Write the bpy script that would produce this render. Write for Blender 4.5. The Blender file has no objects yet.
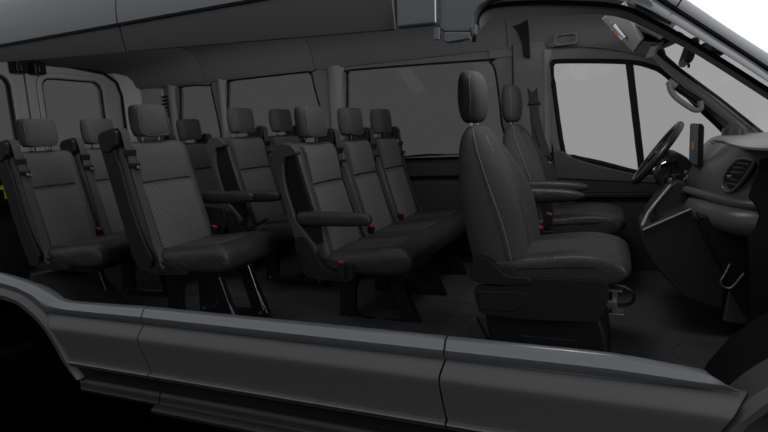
import bpy, bmesh, math, random
from mathutils import Vector, Matrix
random.seed(4)
scene = bpy.context.scene
COL = scene.collection
W = bpy.data.worlds.new("World"); scene.world = W; W.use_nodes = True

# ------------------------------------------------------------------ camera
CAM = Vector((0.5053, -2.6466, 1.8466)); YAW, PITCH, ROLL, F = -0.4077, -0.152, -0.0559, 539.7756
fwd = Vector((math.sin(YAW)*math.cos(PITCH), math.cos(YAW)*math.cos(PITCH), math.sin(PITCH)))
rt = fwd.cross(Vector((0, 0, 1))).normalized(); up = rt.cross(fwd)
r2 = rt*math.cos(ROLL) + up*math.sin(ROLL); u2 = -rt*math.sin(ROLL) + up*math.cos(ROLL)
cd = bpy.data.cameras.new("camera"); cam = bpy.data.objects.new("camera", cd); COL.objects.link(cam)
M = Matrix((r2, u2, -fwd)).transposed().to_4x4(); M.translation = CAM; cam.matrix_world = M
cd.sensor_width = 36; cd.lens = F/768*36; cd.clip_end = 500; cd.clip_start = .05
scene.camera = cam
def at(x, y, X=None, Y=None, Z=None):
    """world point of a measured photo position on a known plane of the van"""
    d = fwd + (x-384)/F*r2 - (y-216)/F*u2
    if X is not None: t = (X-CAM.x)/d.x
    elif Y is not None: t = (Y-CAM.y)/d.y
    else: t = (Z-CAM.z)/d.z
    return CAM + d*t
def xz(pts, Y): return [(p.x, p.z) for p in (at(x, y, Y=Y) for x, y in pts)]

# ------------------------------------------------------------------ materials
def newmat(name):
    m = bpy.data.materials.new(name); m.use_nodes = True
    return m, m.node_tree.nodes, m.node_tree.links, m.node_tree.nodes["Principled BSDF"]
def plain(name, c, rough=.5, metal=0, spec=.5, noise=.12, nscale=60, bump=0, bscale=400, coat=0, wrinkle=0):
    m, N, L, b = newmat(name)
    b.inputs["Roughness"].default_value = rough; b.inputs["Metallic"].default_value = metal
    b.inputs["Specular IOR Level"].default_value = spec; b.inputs["Coat Weight"].default_value = coat
    b.inputs["Coat Roughness"].default_value = .08
    tc = N.new("ShaderNodeTexCoord"); n = N.new("ShaderNodeTexNoise"); n.inputs["Scale"].default_value = nscale
    n.inputs["Detail"].default_value = 4
    L.new(tc.outputs["Object"], n.inputs["Vector"])
    mr = N.new("ShaderNodeMapRange"); mr.inputs["To Min"].default_value = 1-noise; mr.inputs["To Max"].default_value = 1+noise
    L.new(n.outputs["Fac"], mr.inputs["Value"])
    mx = N.new("ShaderNodeMix"); mx.data_type = 'RGBA'; mx.blend_type = 'MULTIPLY'; mx.inputs["Factor"].default_value = 1
    mx.inputs["A"].default_value = (*c, 1); L.new(mr.outputs["Result"], mx.inputs["B"])
    L.new(mx.outputs["Result"], b.inputs["Base Color"])
    if bump:
        n2 = N.new("ShaderNodeTexNoise"); n2.inputs["Scale"].default_value = bscale; n2.inputs["Detail"].default_value = 2
        L.new(tc.outputs["Object"], n2.inputs["Vector"])
        bp = N.new("ShaderNodeBump"); bp.inputs["Strength"].default_value = bump; bp.inputs["Distance"].default_value = .001
        L.new(n2.outputs["Fac"], bp.inputs["Height"]); L.new(bp.outputs["Normal"], b.inputs["Normal"])
        if wrinkle:   # soft slack in the cover
            n3 = N.new("ShaderNodeTexNoise"); n3.inputs["Scale"].default_value = 11; n3.inputs["Detail"].default_value = 3; n3.inputs["Distortion"].default_value = .6
            L.new(tc.outputs["Object"], n3.inputs["Vector"])
            b3 = N.new("ShaderNodeBump"); b3.inputs["Strength"].default_value = wrinkle; b3.inputs["Distance"].default_value = .012
            L.new(n3.outputs["Fac"], b3.inputs["Height"]); L.new(b3.outputs["Normal"], bp.inputs["Normal"])
    return m
def fabric(name, c1, c2, pitch, power, axes=('Y', 'Z')):
    """woven cloth with small raised marks laid out on a diagonal lattice"""
    m, N, L, b = newmat(name)
    b.inputs["Roughness"].default_value = .9; b.inputs["Specular IOR Level"].default_value = .25
    b.inputs["Sheen Weight"].default_value = .15
    tc = N.new("ShaderNodeTexCoord"); sp = N.new("ShaderNodeSeparateXYZ"); L.new(tc.outputs["Object"], sp.inputs[0])
    def mth(op, a, bb=None):
        n = N.new("ShaderNodeMath"); n.operation = op
        for i, v in enumerate((a, bb)):
            if v is None: continue
            if isinstance(v, (int, float)): n.inputs[i].default_value = v
            else: L.new(v, n.inputs[i])
        return n.outputs[0]
    y, z = sp.outputs[axes[0]], sp.outputs[axes[1]]
    k = math.pi/pitch
    a = mth('ABSOLUTE', mth('SINE', mth('MULTIPLY', mth('ADD', y, z), k)))
    c = mth('ABSOLUTE', mth('SINE', mth('MULTIPLY', mth('SUBTRACT', y, z), k)))
    v = mth('POWER', mth('MULTIPLY', a, c), power)
    n = N.new("ShaderNodeTexNoise"); n.inputs["Scale"].default_value = 90; L.new(tc.outputs["Object"], n.inputs["Vector"])
    v2 = mth('MULTIPLY', v, mth('ADD', n.outputs["Fac"], .5))
    mx = N.new("ShaderNodeMix"); mx.data_type = 'RGBA'; mx.inputs["A"].default_value = (*c1, 1); mx.inputs["B"].default_value = (*c2, 1)
    L.new(v2, mx.inputs["Factor"]); L.new(mx.outputs["Result"], b.inputs["Base Color"])
    bp = N.new("ShaderNodeBump"); bp.inputs["Strength"].default_value = .5; bp.inputs["Distance"].default_value = .0015
    L.new(v, bp.inputs["Height"]); L.new(bp.outputs["Normal"], b.inputs["Normal"])
    return m
def glass(name, t, refl=.12):
    m, N, L, b = newmat(name)
    tr = N.new("ShaderNodeBsdfTransparent"); tr.inputs[0].default_value = (t, t, t, 1)
    gl = N.new("ShaderNodeBsdfGlossy"); gl.inputs["Roughness"].default_value = .03; gl.inputs[0].default_value = (.9, .9, .9, 1)
    lw = N.new("ShaderNodeFresnel"); lw.inputs[0].default_value = 1.45
    mm = N.new("ShaderNodeMath"); mm.operation = 'MULTIPLY'; mm.inputs[1].default_value = refl*5
    mx = N.new("ShaderNodeMixShader"); L.new(lw.outputs[0], mm.inputs[0]); L.new(mm.outputs[0], mx.inputs[0])
    L.new(tr.outputs[0], mx.inputs[1]); L.new(gl.outputs[0], mx.inputs[2])
    L.new(mx.outputs[0], N["Material Output"].inputs["Surface"])
    return m
g = lambda v, t=0: (v, v, v*(1+t))
MAT = dict(
    paint=plain("magnetic_grey_paint", (.148, .155, .172), .33, .5, .5, .10, 900, coat=.35),
    side=plain("lower_body_grey_paint", (.085, .085, .086), .45, .2, .4, .06, 500),
    cladding=plain("black_grained_cladding", g(.013), .45, 0, .4, .15, 40, .2),
    crease=plain('bright_crease_plastic', g(.10), .22, .3, .6),
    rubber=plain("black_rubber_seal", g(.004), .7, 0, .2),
    cloth=plain("charcoal_cloth", g(.039), .88, 0, .25, .2, 260, .5, 700, wrinkle=.35),
    cloth_dark=plain("charcoal_vinyl", g(.034), .55, 0, .35, .1, 120, .25, 500, wrinkle=.5),
    cloth_top=fabric("ribbed_cloth", g(.038), g(.062), .006, 1.2),
    cloth_dots=fabric("dotted_cloth", g(.038), g(.16), .0155, 2.8),
    cushion=plain("black_seat_vinyl", g(.018), .5, 0, .4, .1, 120, .25, 500, wrinkle=.6),
    piping=plain("dark_piping", g(.07), .7),
    cloth_line=plain("grey_piping_thread", g(.11), .8),
    shell=plain("black_seat_shell_plastic", g(.008), .55, 0, .25, .15, 50, .15),
    dark=plain("black_moulded_plastic", g(.006), .5, 0, .3, .15, 50, .1),
    metal_black=plain("black_enamel_steel", g(.008), .22, 0, .6),
    steel=plain("brushed_steel", g(.3), .35, .9),
    chrome=plain("chrome", g(.7), .12, 1),
    web=plain("seatbelt_webbing", g(.028), .75, 0, .4, .1, 500, .4, 900),
    red=plain("red_buckle_button", (.42, .012, .01), .4),
    liner=plain("headliner_felt", g(.13), .95, 0, .1, .07, 300, .3, 600),
    pillar_trim=plain('pillar_cover_plastic', g(.17), .5, 0, .3, .05, 30, .1),
    door_trim=plain('dark_door_trim', g(.05), .45, 0, .4, .06, 60, .15),
    leather=plain("wheel_leather", g(.022), .3, 0, .6, .1, 80, .2, 500),
    trim=plain("grey_interior_plastic", g(.28), .42, 0, .4, .05, 30, .1),
    trim_dark=plain("dark_interior_plastic", g(.02), .6, 0, .3, .1, 40, .1),
    dashtop=plain("windscreen_lit_skin", g(.42), .32, 0, .8, .08, 300, .3, 500),  # daylight through the windscreen is put into this paler dash-top colour
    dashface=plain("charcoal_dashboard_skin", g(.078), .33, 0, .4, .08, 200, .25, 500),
    floor=plain("black_ribbed_vinyl_floor", g(.045), .75, 0, .3, .25, 18, .4, 120),
    glass_front=glass("clear_tinted_glass", .525, .012), glass_rear=glass("privacy_glass", .22, .012), glass_screen=glass("windscreen_glass", .42, .05),
    glass_door=glass("rear_privacy_glass", .235, .012),
    band=plain("dark_upper_window_band", g(.085), .35, 0, .5, .08, 200),
    studio=plain("van_shadow_floor", g(.0008), 1, 0, 0),  # shadow under the van is put into the near-black floor colour
    yellow=plain("yellow_print", (.75, .62, .01), .6), orange=plain("orange_print", (.55, .17, .03), .6),
    label=plain("pale_label_print", g(.6), .6),
    tyre=plain("tyre_rubber", g(.012), .8),
)
def screen_mat():
    m, N, L, b = newmat("lit_navigation_screen")
    tc = N.new("ShaderNodeTexCoord"); v = N.new("ShaderNodeTexVoronoi"); v.inputs["Scale"].default_value = 70; v.feature = 'DISTANCE_TO_EDGE'
    L.new(tc.outputs["Object"], v.inputs["Vector"])
    cr = N.new("ShaderNodeValToRGB"); cr.color_ramp.elements[0].color = (.055, .062, .075, 1); cr.color_ramp.elements[1].color = (.012, .014, .018, 1)
    cr.color_ramp.elements[1].position = .12
    L.new(v.outputs[0], cr.inputs[0]); L.new(cr.outputs[0], b.inputs["Emission Color"]); b.inputs["Emission Strength"].default_value = .7
    b.inputs["Base Color"].default_value = (.01, .01, .012, 1); b.inputs["Roughness"].default_value = .5; b.inputs["Specular IOR Level"].default_value = .1
    return m
MAT['screen'] = screen_mat()

# ------------------------------------------------------------------ mesh helpers
class MB:
    def __init__(s): s.v = []; s.f = []
    def add(s, vs, fs):
        o = len(s.v); s.v += [tuple(v) for v in vs]; s.f += [[i+o for i in f] for f in fs]; return s
    def box(s, c, size, R=None):
        vs = [Vector((sx*size[0]/2, sy*size[1]/2, sz*size[2]/2)) for sx in (-1, 1) for sy in (-1, 1) for sz in (-1, 1)]
        if R is not None: vs = [R @ v for v in vs]
        return s.add([v+Vector(c) for v in vs], [(0,1,3,2),(4,6,7,5),(0,4,5,1),(2,3,7,6),(0,2,6,4),(1,5,7,3)])
    def prism(s, poly, y0, y1, f=None):
        """polygon in (x,z) pushed along y; f maps (x,y,z)"""
        n = len(poly); f = f or (lambda x, y, z: (x, y, z))
        vs = [f(x, y0, z) for x, z in poly]+[f(x, y1, z) for x, z in poly]
        return s.add(vs, [list(range(n))[::-1], list(range(n, 2*n))]+[(i, (i+1) % n, (i+1) % n+n, i+n) for i in range(n)])
    def ring(s, outer, inner, y0, y1):
        n = len(outer)
        vs = [(x, y0, z) for x, z in outer]+[(x, y0, z) for x, z in inner]+[(x, y1, z) for x, z in outer]+[(x, y1, z) for x, z in inner]
        fs = []
        for i in range(n):
            j = (i+1) % n
            fs += [(i, j, j+n, i+n), (i+2*n, i+3*n, j+3*n, j+2*n), (i, i+2*n, j+2*n, j), (i+n, j+n, j+3*n, i+3*n)]
        return s.add(vs, fs)
    def loft(s, secs, closed=True, cap=True):
        n = len(secs[0]); vs = [p for q in secs for p in q]; fs = []
        for k in range(len(secs)-1):
            for i in range(n if closed else n-1):
                j = (i+1) % n; fs.append((k*n+i, k*n+j, (k+1)*n+j, (k+1)*n+i))
        if cap: fs += [list(range(n))[::-1], list(range((len(secs)-1)*n, len(secs)*n))]
        return s.add(vs, fs)
    def tube(s, pts, r, n=10, flat=1., closed=False):
        pts = [Vector(p) for p in pts]; secs = []
        m = len(pts); ref = None
        for i, p in enumerate(pts):
            a = pts[(i-1) % m] if closed or i > 0 else pts[0]; b = pts[(i+1) % m] if closed or i < m-1 else pts[-1]
            t = (b-a).normalized()
            if ref is None: ref = t.cross(Vector((0.13, 1, .07))).normalized()
            u = (ref - t*ref.dot(t)).normalized(); ref = u; w = t.cross(u)
            rr = r[i] if isinstance(r, (list, tuple)) else r
            secs.append([p+u*rr*math.cos(2*math.pi*k/n)+w*rr*flat*math.sin(2*math.pi*k/n) for k in range(n)])
        if closed: secs.append(secs[0])
        return s.loft(secs, cap=not closed)
    def strap(s, pts, width, th=.003, axis=(0, 1, 0)):
        """flat webbing following pts, its width along axis"""
        a = Vector(axis).normalized(); secs = []
        pts = [Vector(p) for p in pts]
        for i, p in enumerate(pts):
            t = (pts[min(i+1, len(pts)-1)]-pts[max(i-1, 0)]).normalized(); w = (a-t*a.dot(t)).normalized(); n_ = t.cross(w)
            secs.append([p+w*width/2+n_*th/2, p-w*width/2+n_*th/2, p-w*width/2-n_*th/2, p+w*width/2-n_*th/2])
        return s.loft(secs)
    def build(s, name, mat, parent=None, smooth=True, bevel=0, sub=0, seg=2, angle=40, world=False):
        me = bpy.data.meshes.new(name)
        vs = s.v
        if world and parent is not None:
            o = parent
            off = Vector(o.get('_base', (0, 0, 0)))
            vs = [tuple(Vector(v)-off) for v in vs]
        me.from_pydata(vs, [], s.f)
        bm = bmesh.new(); bm.from_mesh(me); bmesh.ops.recalc_face_normals(bm, faces=bm.faces); bm.to_mesh(me); bm.free()
        me.materials.append(MAT[mat]); me.update()
        if smooth:
            for p in me.polygons: p.use_smooth = True
            me.set_sharp_from_angle(angle=math.radians(angle if not sub else 180))
        ob = bpy.data.objects.new(name, me); COL.objects.link(ob)
        if parent is not None: ob.parent = parent; ob['_base'] = parent.get('_base', (0, 0, 0))
        if bevel:
            b = ob.modifiers.new("edge", 'BEVEL'); b.width = bevel; b.segments = seg; b.limit_method = 'ANGLE'; b.angle_limit = math.radians(35)
            b.harden_normals = True
        if sub:
            q = ob.modifiers.new("sub", 'SUBSURF'); q.levels = sub; q.render_levels = sub
        return ob
def thing(name, label, cat, loc=(0, 0, 0), group=None, rot=0):
    o = bpy.data.objects.new(name, None); COL.objects.link(o); o.location = loc; o.rotation_euler.z = rot
    o.empty_display_size = .1
    o['label'] = label; o['category'] = cat; o['_base'] = tuple(loc)
    if group: o['group'] = group
    return o
def Ry(a): return Matrix.Rotation(a, 3, 'Y')
def Rx(a): return Matrix.Rotation(a, 3, 'X')
def Rz(a): return Matrix.Rotation(a, 3, 'Z')
def lerp_tab(tab, z):
    if z <= tab[0][0]: return tab[0][1:]
    for a, b in zip(tab, tab[1:]):
        if z <= b[0]:
            t = (z-a[0])/(b[0]-a[0]); return tuple(p+(q-p)*t for p, q in zip(a[1:], b[1:]))
    return tab[-1][1:]
def smooth_poly(pts, n=6, closed=True):
    """Catmull-Rom through 2-D points"""
    out = []; m = len(pts)
    rng = range(m) if closed else range(m-1)
    for i in rng:
        P = [pts[(i+k) % m] if closed else pts[min(max(i+k, 0), m-1)] for k in (-1, 0, 1, 2)]
        for j in range(n):
            t = j/n
            out.append(tuple(.5*((2*P[1][d])+(-P[0][d]+P[2][d])*t+(2*P[0][d]-5*P[1][d]+4*P[2][d]-P[3][d])*t*t+(-P[0][d]+3*P[1][d]-3*P[2][d]+P[3][d])*t**3) for d in range(len(pts[0]))))
    if not closed: out.append(tuple(pts[-1]))
    return out
def rrect(cx, cz, w, h, r, n=4):
    out = []
    for (sx, sz, a0) in ((1, 1, 0), (-1, 1, 90), (-1, -1, 180), (1, -1, 270)):
        for k in range(n+1):
            a = math.radians(a0+90*k/n); out.append((cx+sx*(w/2-r)+r*math.cos(a), cz+sz*(h/2-r)+r*math.sin(a)))
    return out

# ------------------------------------------------------------------ passenger bench seats
SW = .212   # half width of a place
BACK = [(.36, .035, .150), (.45, .012, .128), (.56, -.012, .098), (.68, -.035, .066), (.80, -.055, .043), (.88, -.066, .030), (.925, -.055, .012)]
def back_sec(z, xb, xf, w, bol, c=0.):
    side = lambda s: [(xf, s*(w-.115)), (xf+bol*.6, s*(w-.066)), (xf+bol, s*(w-.034)), (xf+bol*.55, s*(w-.006)), ((xf+xb)/2, s*w), (xb+.006, s*(w-.01))]
    L_ = [(xf, 0)]+side(1)+[(xb, w*.5), (xb, 0), (xb, -w*.5)]+side(-1)[::-1]
    return [(x, y+c, z) for x, y in L_]
def backrest(root, cy, w=SW, name='backrest', dx=0):
    m = MB(); secs = []
    zs = [.36, .375, .45, .56, .68, .80, .87, .905, .92]
    for i, z in enumerate(zs):
        xb, xf = lerp_tab(BACK, z); ww = w; bol = .028 if z < .8 else .012
        if z > .9: ww = w-.018*(z-.9)/.02-.004; xb += .012; xf -= .012*(z-.9)/.02; bol = .004
        secs.append(back_sec(z, xb+dx, xf+dx, ww, bol, cy))
    b = m.loft(secs).build(name, 'cloth_dark', root, sub=2)
    def panel(z0, z1, nm, mat, k=8):
        hw = w-.058; S = []
        for i in range(k+1):
            z = z0+(z1-z0)*i/k; xb, xf = lerp_tab(BACK, z)
            lift = .012 if 0 < i < k else .006
            S.append([(xf+dx-.01, cy-hw, z), (xf+dx+.003, cy-hw, z), (xf+dx+lift+.012, cy-hw+.006, z), (xf+dx+lift, cy-hw*.5, z), (xf+dx+lift-.004, cy, z), (xf+dx+lift, cy+hw*.5, z), (xf+dx+lift+.012, cy+hw-.006, z), (xf+dx+.003, cy+hw, z), (xf+dx-.01, cy+hw, z)])
        MB().loft(S).build(nm, mat, b, bevel=.004)
    panel(.39, .722, 'patterned_panel', 'cloth_dots'); panel(.725, .905, 'plain_panel', 'cloth_top', 5)
    m = MB()
    xb, xf = lerp_tab(BACK, .725)
    m.tube([(xf+dx+.024, cy-w+.064, .7235), (xf+dx+.010, cy, .7235), (xf+dx+.024, cy+w-.064, .7235)], .0030, 6).build('seam', 'rubber', b)
    return b
def headrest(root, cy, z0=1.02, w=.107, h=.158, d=.092, dx=0, tilt=.06):
    """padded block with rounded edges and a pair of steel posts"""
    m = MB(); secs = []
    for t, sc, sd in ((-.5, .80, .62), (-.46, .92, .85), (-.25, .985, .98), (.0, 1, 1), (.28, .985, .97), (.44, .93, .86), (.5, .82, .6)):
        z = z0+h*t; a = w*sc; b = d/2*sd; x0 = dx-tilt*(t*h)
        pts = [(b, 0), (b*.98, a*.55), (b*.82, a*.86), (b*.2, a), (-b*.45, a*.98), (-b*.93, a*.8), (-b, a*.4), (-b, 0)]
        pts = pts+[(x, -y) for x, y in pts[1:-1]][::-1]
        secs.append([(x+x0, y+cy, z) for x, y in pts])
    hd = m.loft(secs).build('headrest', 'cloth', root, sub=2)
    # piping round the front pad
    q = []
    for k in range(28):
        a = 2*math.pi*k/28; cc, ss = math.cos(a), math.sin(a)
        yy = w*.885*math.copysign(abs(cc)**.45, cc); zz = h*.47*math.copysign(abs(ss)**.4, ss)
        q.append((dx+d/2*.76-tilt*zz, yy+cy, z0+zz))
    MB().tube(q, .0014, 5, closed=True).build('piping', 'piping', hd)
    for s in (-1, 1):
        MB().tube([(dx+.002, cy+s*.052, z0-h*.40), (dx-.004, cy+s*.052, .905)], .0055, 8).build('post', 'steel', hd)
        MB().tube([(dx-.004, cy+s*.052, .922), (dx-.004, cy+s*.052, .905)], .012, 10).build('post_sleeve', 'dark', hd)
    return hd
def cushion(root, cys, w=SW, dx=0):
    """one base for all the places with a dished pad at each"""
    y0 = min(cys)-w; y1 = max(cys)+w; secs = []
    def dish(y):
        d = 1
        for c in cys:
            t = abs(y-c)/w
            if t <= 1: d = t
        return d
    ys = [y0]
    for c in cys: ys += [c-w+.03, c-w+.075, c-w*.5, c, c+w*.5, c+w-.075, c+w-.03]
    ys += [y1]; ys = sorted(set(round(y, 4) for y in ys))
    prof = [(.09, .315, .385), (.13, .308, .398), (.25, .303, .402), (.38, .303, .417), (.48, .305, .430), (.535, .312, .424), (.567, .330, .405), (.575, .352, .380)]
    for y in ys:
        e = y in (ys[0], ys[-1]); t = dish(y)
        rise = (.010 if .55 < t < .9 else 0)-(.012 if t > .97 and not e else 0)-(.020 if e else 0)
        dz = .012 if e else 0
        top = [(x+dx, y, zt+rise*(1 if .1 < x < .56 else .4)) for x, zb, zt in prof]
        bot = [(x+dx, y, zb+dz) for x, zb, zt in prof]
        secs.append(top+bot[::-1])
    c = MB().loft(secs).build('cushion', 'cushion', root, sub=2)
    for cy in cys:   # insert pad on top of each place
        S = []
        for x, zt in ((.165, .400), (.18, .409), (.27, .411), (.38, .424), (.45, .434), (.465, .424)):
            S.append([(x+dx, cy+yy, zt+dz) for yy, dz in ((-.125, -.012), (-.122, -.001), (-.09, .001), (0, -.002), (.09, .001), (.122, -.001), (.125, -.012))])
        MB().loft(S).build('seat_pad', 'cloth_dark', c, sub=1)
    return c
def leg_frame(root, cy, h=.31, dx=0):
    m = MB(); t = .034
    o = [(.10, 0), (.545, 0), (.545, .02), (.43, h), (.10, h)]
    out = [(.095, .0), (.30, .0), (.53, .0), (.535, .022), (.478, .16), (.425, h-.01), (.27, h), (.11, h), (.105, .16), (.095, .02)]
    inn = [(.185, .035), (.30, .028), (.43, .032), (.437, .05), (.41, .14), (.385, h-.085), (.30, h-.072), (.21, h-.085), (.188, .15), (.185, .05)]
    m.ring([(x+dx, z) for x, z in out], [(x+dx, z) for x, z in inn], cy-t/2, cy+t/2)
    l = m.build('leg', 'metal_black', root, bevel=.005)
    # pressed rib and foot bolts
    MB().tube([(.440+dx, cy-t/2, h-.03), (.513+dx, cy-t/2, .04)], .004, 6).build('rib', 'metal_black', l)
    for x in (.13, .49):
        MB().tube([(x+dx, cy-t/2-.004, .022), (x+dx, cy-t/2+.002, .022)], .009, 8).build('bolt', 'steel', l)
    return l
def belt(root, y, s, dx=0, anchor=True):
    """shoulder retractor with webbing, tongue and hip anchor; s=-1 on the near edge"""
    m = MB()
    r = m.prism([(-.080+dx, .895), (-.084+dx, .950), (-.066+dx, .970), (.012+dx, .984), (.036+dx, .968), (.030+dx, .905), (-.012+dx, .872), (-.05+dx, .872)], y-.034, y+.034).build('belt_retractor', 'dark', root, bevel=.010, seg=3)
    MB().box((.022+dx, y, .948), (.022, .052, .018), Ry(.5)).build('belt_slot', 'shell', r, bevel=.004)
    yy = y-s*.012
    path = [(-.005, yy, .985), (.030, yy, .981), (.045, yy, .962), (.052, yy-s*.004, .90), (.060, yy-s*.008, .84), (.078, yy-s*.010, .74), (.108, yy-s*.008, .62), (.142, yy-s*.002, .51), (.170, yy+s*.008, .43), (.205, yy+s*.018, .375), (.225, y+s*.022, .335)]
    w = MB().strap([(x+dx, a, z) for x, a, z in path], .044).build('belt_webbing', 'web', root)
    MB().box((.058+dx, yy-s*.007, .868), (.014, .058, .030), Ry(.15)).build('belt_guide', 'dark', w, bevel=.003)
    MB().box((.076+dx, yy-s*.011, .808), (.014, .050, .022), Ry(.2)).build('tongue_grip', 'dark', w, bevel=.003)
    MB().box((.086+dx, yy-s*.026, .795), (.006, .034, .016), Rx(.35*s)).build('tongue', 'steel', w, bevel=.002)
    MB().box((.225+dx, y+s*.022, .335), (.026, .012, .055)).build('belt_anchor', 'dark', w, bevel=.004)
    MB().tube([(.225+dx, y+s*.022-.01, .335), (.225+dx, y+s*.022+.01, .335)], .009, 8).build('anchor_bolt', 'steel', w)
def buckle(root, x, y, z, tilt=.25):
    b = MB().box((x, y, z), (.036, .022, .075), Ry(tilt)).build('buckle', 'dark', root, bevel=.004)
    off = Ry(tilt) @ Vector((0, 0, .040))
    MB().box((x+off.x, y, z+off.z), (.026, .017, .007), Ry(tilt)).build('release_button', 'red', b, bevel=.002)
def armrest(root, y, dx=0, z=.575, L0=.045, L1=.405, w=.046):
    S = []
    for x, hh, sc in ((L0-.012, .018, .5), (L0, .032, .9), (L0+.06, .036, 1), (L1-.10, .033, 1), (L1-.02, .029, 1), (L1, .022, .85), (L1+.008, .010, .4)):
        S.append([(x+dx, y+a*w/2*sc, z+b*hh-.01*(x-L0)) for a, b in ((1, .55), (.6, 1), (-.6, 1), (-1, .55), (-1, -.55), (-.6, -1), (.6, -1), (1, -.55))])
    return MB().loft(S).build('armrest', 'cushion', root, sub=2)
def end_frame(root, y, dx=0):
    """hoop of moulded foam round the armrest recess on an aisle end"""
    o = smooth_poly([(-.075, .86), (-.055, .905), (-.01, .925), (.035, .915), (.064, .885), (.056, .866), (.02, .860), (-.008, .845), (-.012, .75), (.012, .64), (.04, .56), (.085, .50), (.13, .44), (.115, .40), (.05, .40), (.02, .47), (-.012, .58), (-.040, .70), (-.062, .80)], 4)
    h = MB().prism([(x+dx, z) for x, z in o], y-.024, y+.024).build('side_bolster', 'cloth_dark', root, bevel=.012, seg=3)
    rc = [(.0, .86), (.045, .86), (.07, .76), (.10, .64), (.14, .54), (.15, .46), (.05, .47), (.0, .62), (-.025, .78)]
    MB().prism([(x+dx, z) for x, z in rc], y-.006, y+.02).build('armrest_recess', 'rubber', h)
    return h
def side_cover(root, y, dx=0):
    p = smooth_poly([(.018, .455), (.045, .492), (.085, .482), (.115, .43), (.14, .375), (.18, .34), (.225, .328), (.262, .350), (.300, .372), (.305, .345), (.296, .292), (.20, .290), (.075, .300), (.045, .36)], 4)
    c = MB().prism([(x+dx, z) for x, z in p], y-.018, y+.012).build('side_cover', 'shell', root, bevel=.008, seg=3)
    q = smooth_poly([(.05, .445), (.075, .445), (.11, .37), (.15, .325), (.08, .322), (.06, .37)], 4)
    MB().prism([(x+dx, z) for x, z in q], y-.022, y-.016).build('cover_inset', 'shell', c, bevel=.002)
    return c
def bench(name, label, cat, loc, cys, group, belts=1, arm=None, end=False, legs=None, wide=SW, h=.31, near_shell=False):
    root = thing(name, label, cat, loc, group)
    off = (min(cys)+max(cys))/2
    for cy in cys: backrest(root, cy, wide); headrest(root, cy)
    cushion(root, cys, wide)
    for ly in (legs if legs else cys): leg_frame(root, ly, h)
    # back shell and crossbar
    sh = [(.045, .33), (.015, .36), (-.005, .45), (-.03, .56), (-.055, .69), (-.077, .82), (-.084, .875), (-.070, .885), (-.045, .80), (-.02, .68), (.0, .57), (.03, .45), (.06, .36)]
    MB().prism(sh, min(cys)-wide+.006, max(cys)+wide-.006).build('back_shell', 'shell', root, bevel=.006)
    MB().box((.32, (min(cys)+max(cys))/2, h-.018), (.30, max(cys)-min(cys)+.30, .030)).build('underframe', 'metal_black', root, bevel=.004)
    for cy in cys:
        belt(root, cy+belts*(wide-.014), belts)
        if not (end and cy == min(cys)): buckle(root, .17, cy-belts*(wide-.03), .412)
    e = min(cys)-wide
    if end:
        end_frame(root, e-.022); side_cover(root, e-.032); a = armrest(root, e-.030)
        buckle(root, .262, e-.060, .345, .05)
    if near_shell:   # dark moulding down the belt side
        p = [(-.085, .90), (.0, .90), (.03, .80), (.055, .66), (.09, .53), (.13, .43), (.16, .37), (.135, .305), (.07, .305), (.035, .40), (-.01, .56), (-.05, .74)]
        MB().prism(p, e-.012, e+.018).build('side_shell', 'shell', root, bevel=.008, seg=3)
        q = smooth_poly([(.12, .31), (.20, .345), (.27, .35), (.36, .31), (.30, .298), (.15, .295)], 4)
        MB().prism(q, e-.010, e+.012).build('side_cover', 'shell', root, bevel=.005)
    return root

FZ = .932
X2, X3, X4 = -.883, -1.643, -2.455
R = "passenger seats bolted to the van floor"
bench('bench_seat', 'black three-place bench directly behind the front seats, near armrest down', 'bench seat', (X2, 0, FZ-.029), [-.284, .160, .604], R, belts=1, end=True, h=.31)
s3 = bench('single_seat', 'lone black passenger seat with belt on its near shoulder, close to the cutaway side', 'seat', (X3, -.573, FZ+.022), [0], R, belts=-1, legs=[-.10, .12], wide=.222, near_shell=True)
a3 = armrest(s3, .222+.03, dx=.0, z=.60)
MB().prism([(.06, .40), (.20, .40), (.235, .47), (.23, .55), (.10, .56), (.07, .50)], .215, .235).build('armrest_bracket', 'shell', s3, bevel=.01)
pair = bench('bench_seat', 'black two-place bench across the aisle from the lone seat, armrest on its aisle end', 'bench seat', (X3, 0, FZ+.022), [.160, .604], R, belts=1, end=True)
MB().strap([at(247, 231, Y=-.12)-Vector((X3, 0, FZ+.022)), at(256, 226, Y=-.12)-Vector((X3, 0, FZ+.022)), at(267, 218.5, Y=-.12)-Vector((X3, 0, FZ+.022))], .022, .012).build('recline_lever', 'dark', pair, bevel=.002)
bench('bench_seat', 'two-place bench in the last row beside the cutaway side', 'bench seat', (X4, 0, FZ+.004), [-.59, -.205], R, belts=-1, legs=[-.66, -.24], wide=.19, near_shell=True)
bench('bench_seat', 'two-place bench in the last row against the far windows', 'bench seat', (X4, 0, FZ+.004), [.205, .59], R, belts=1, legs=[.24, .60], wide=.19)

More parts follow.
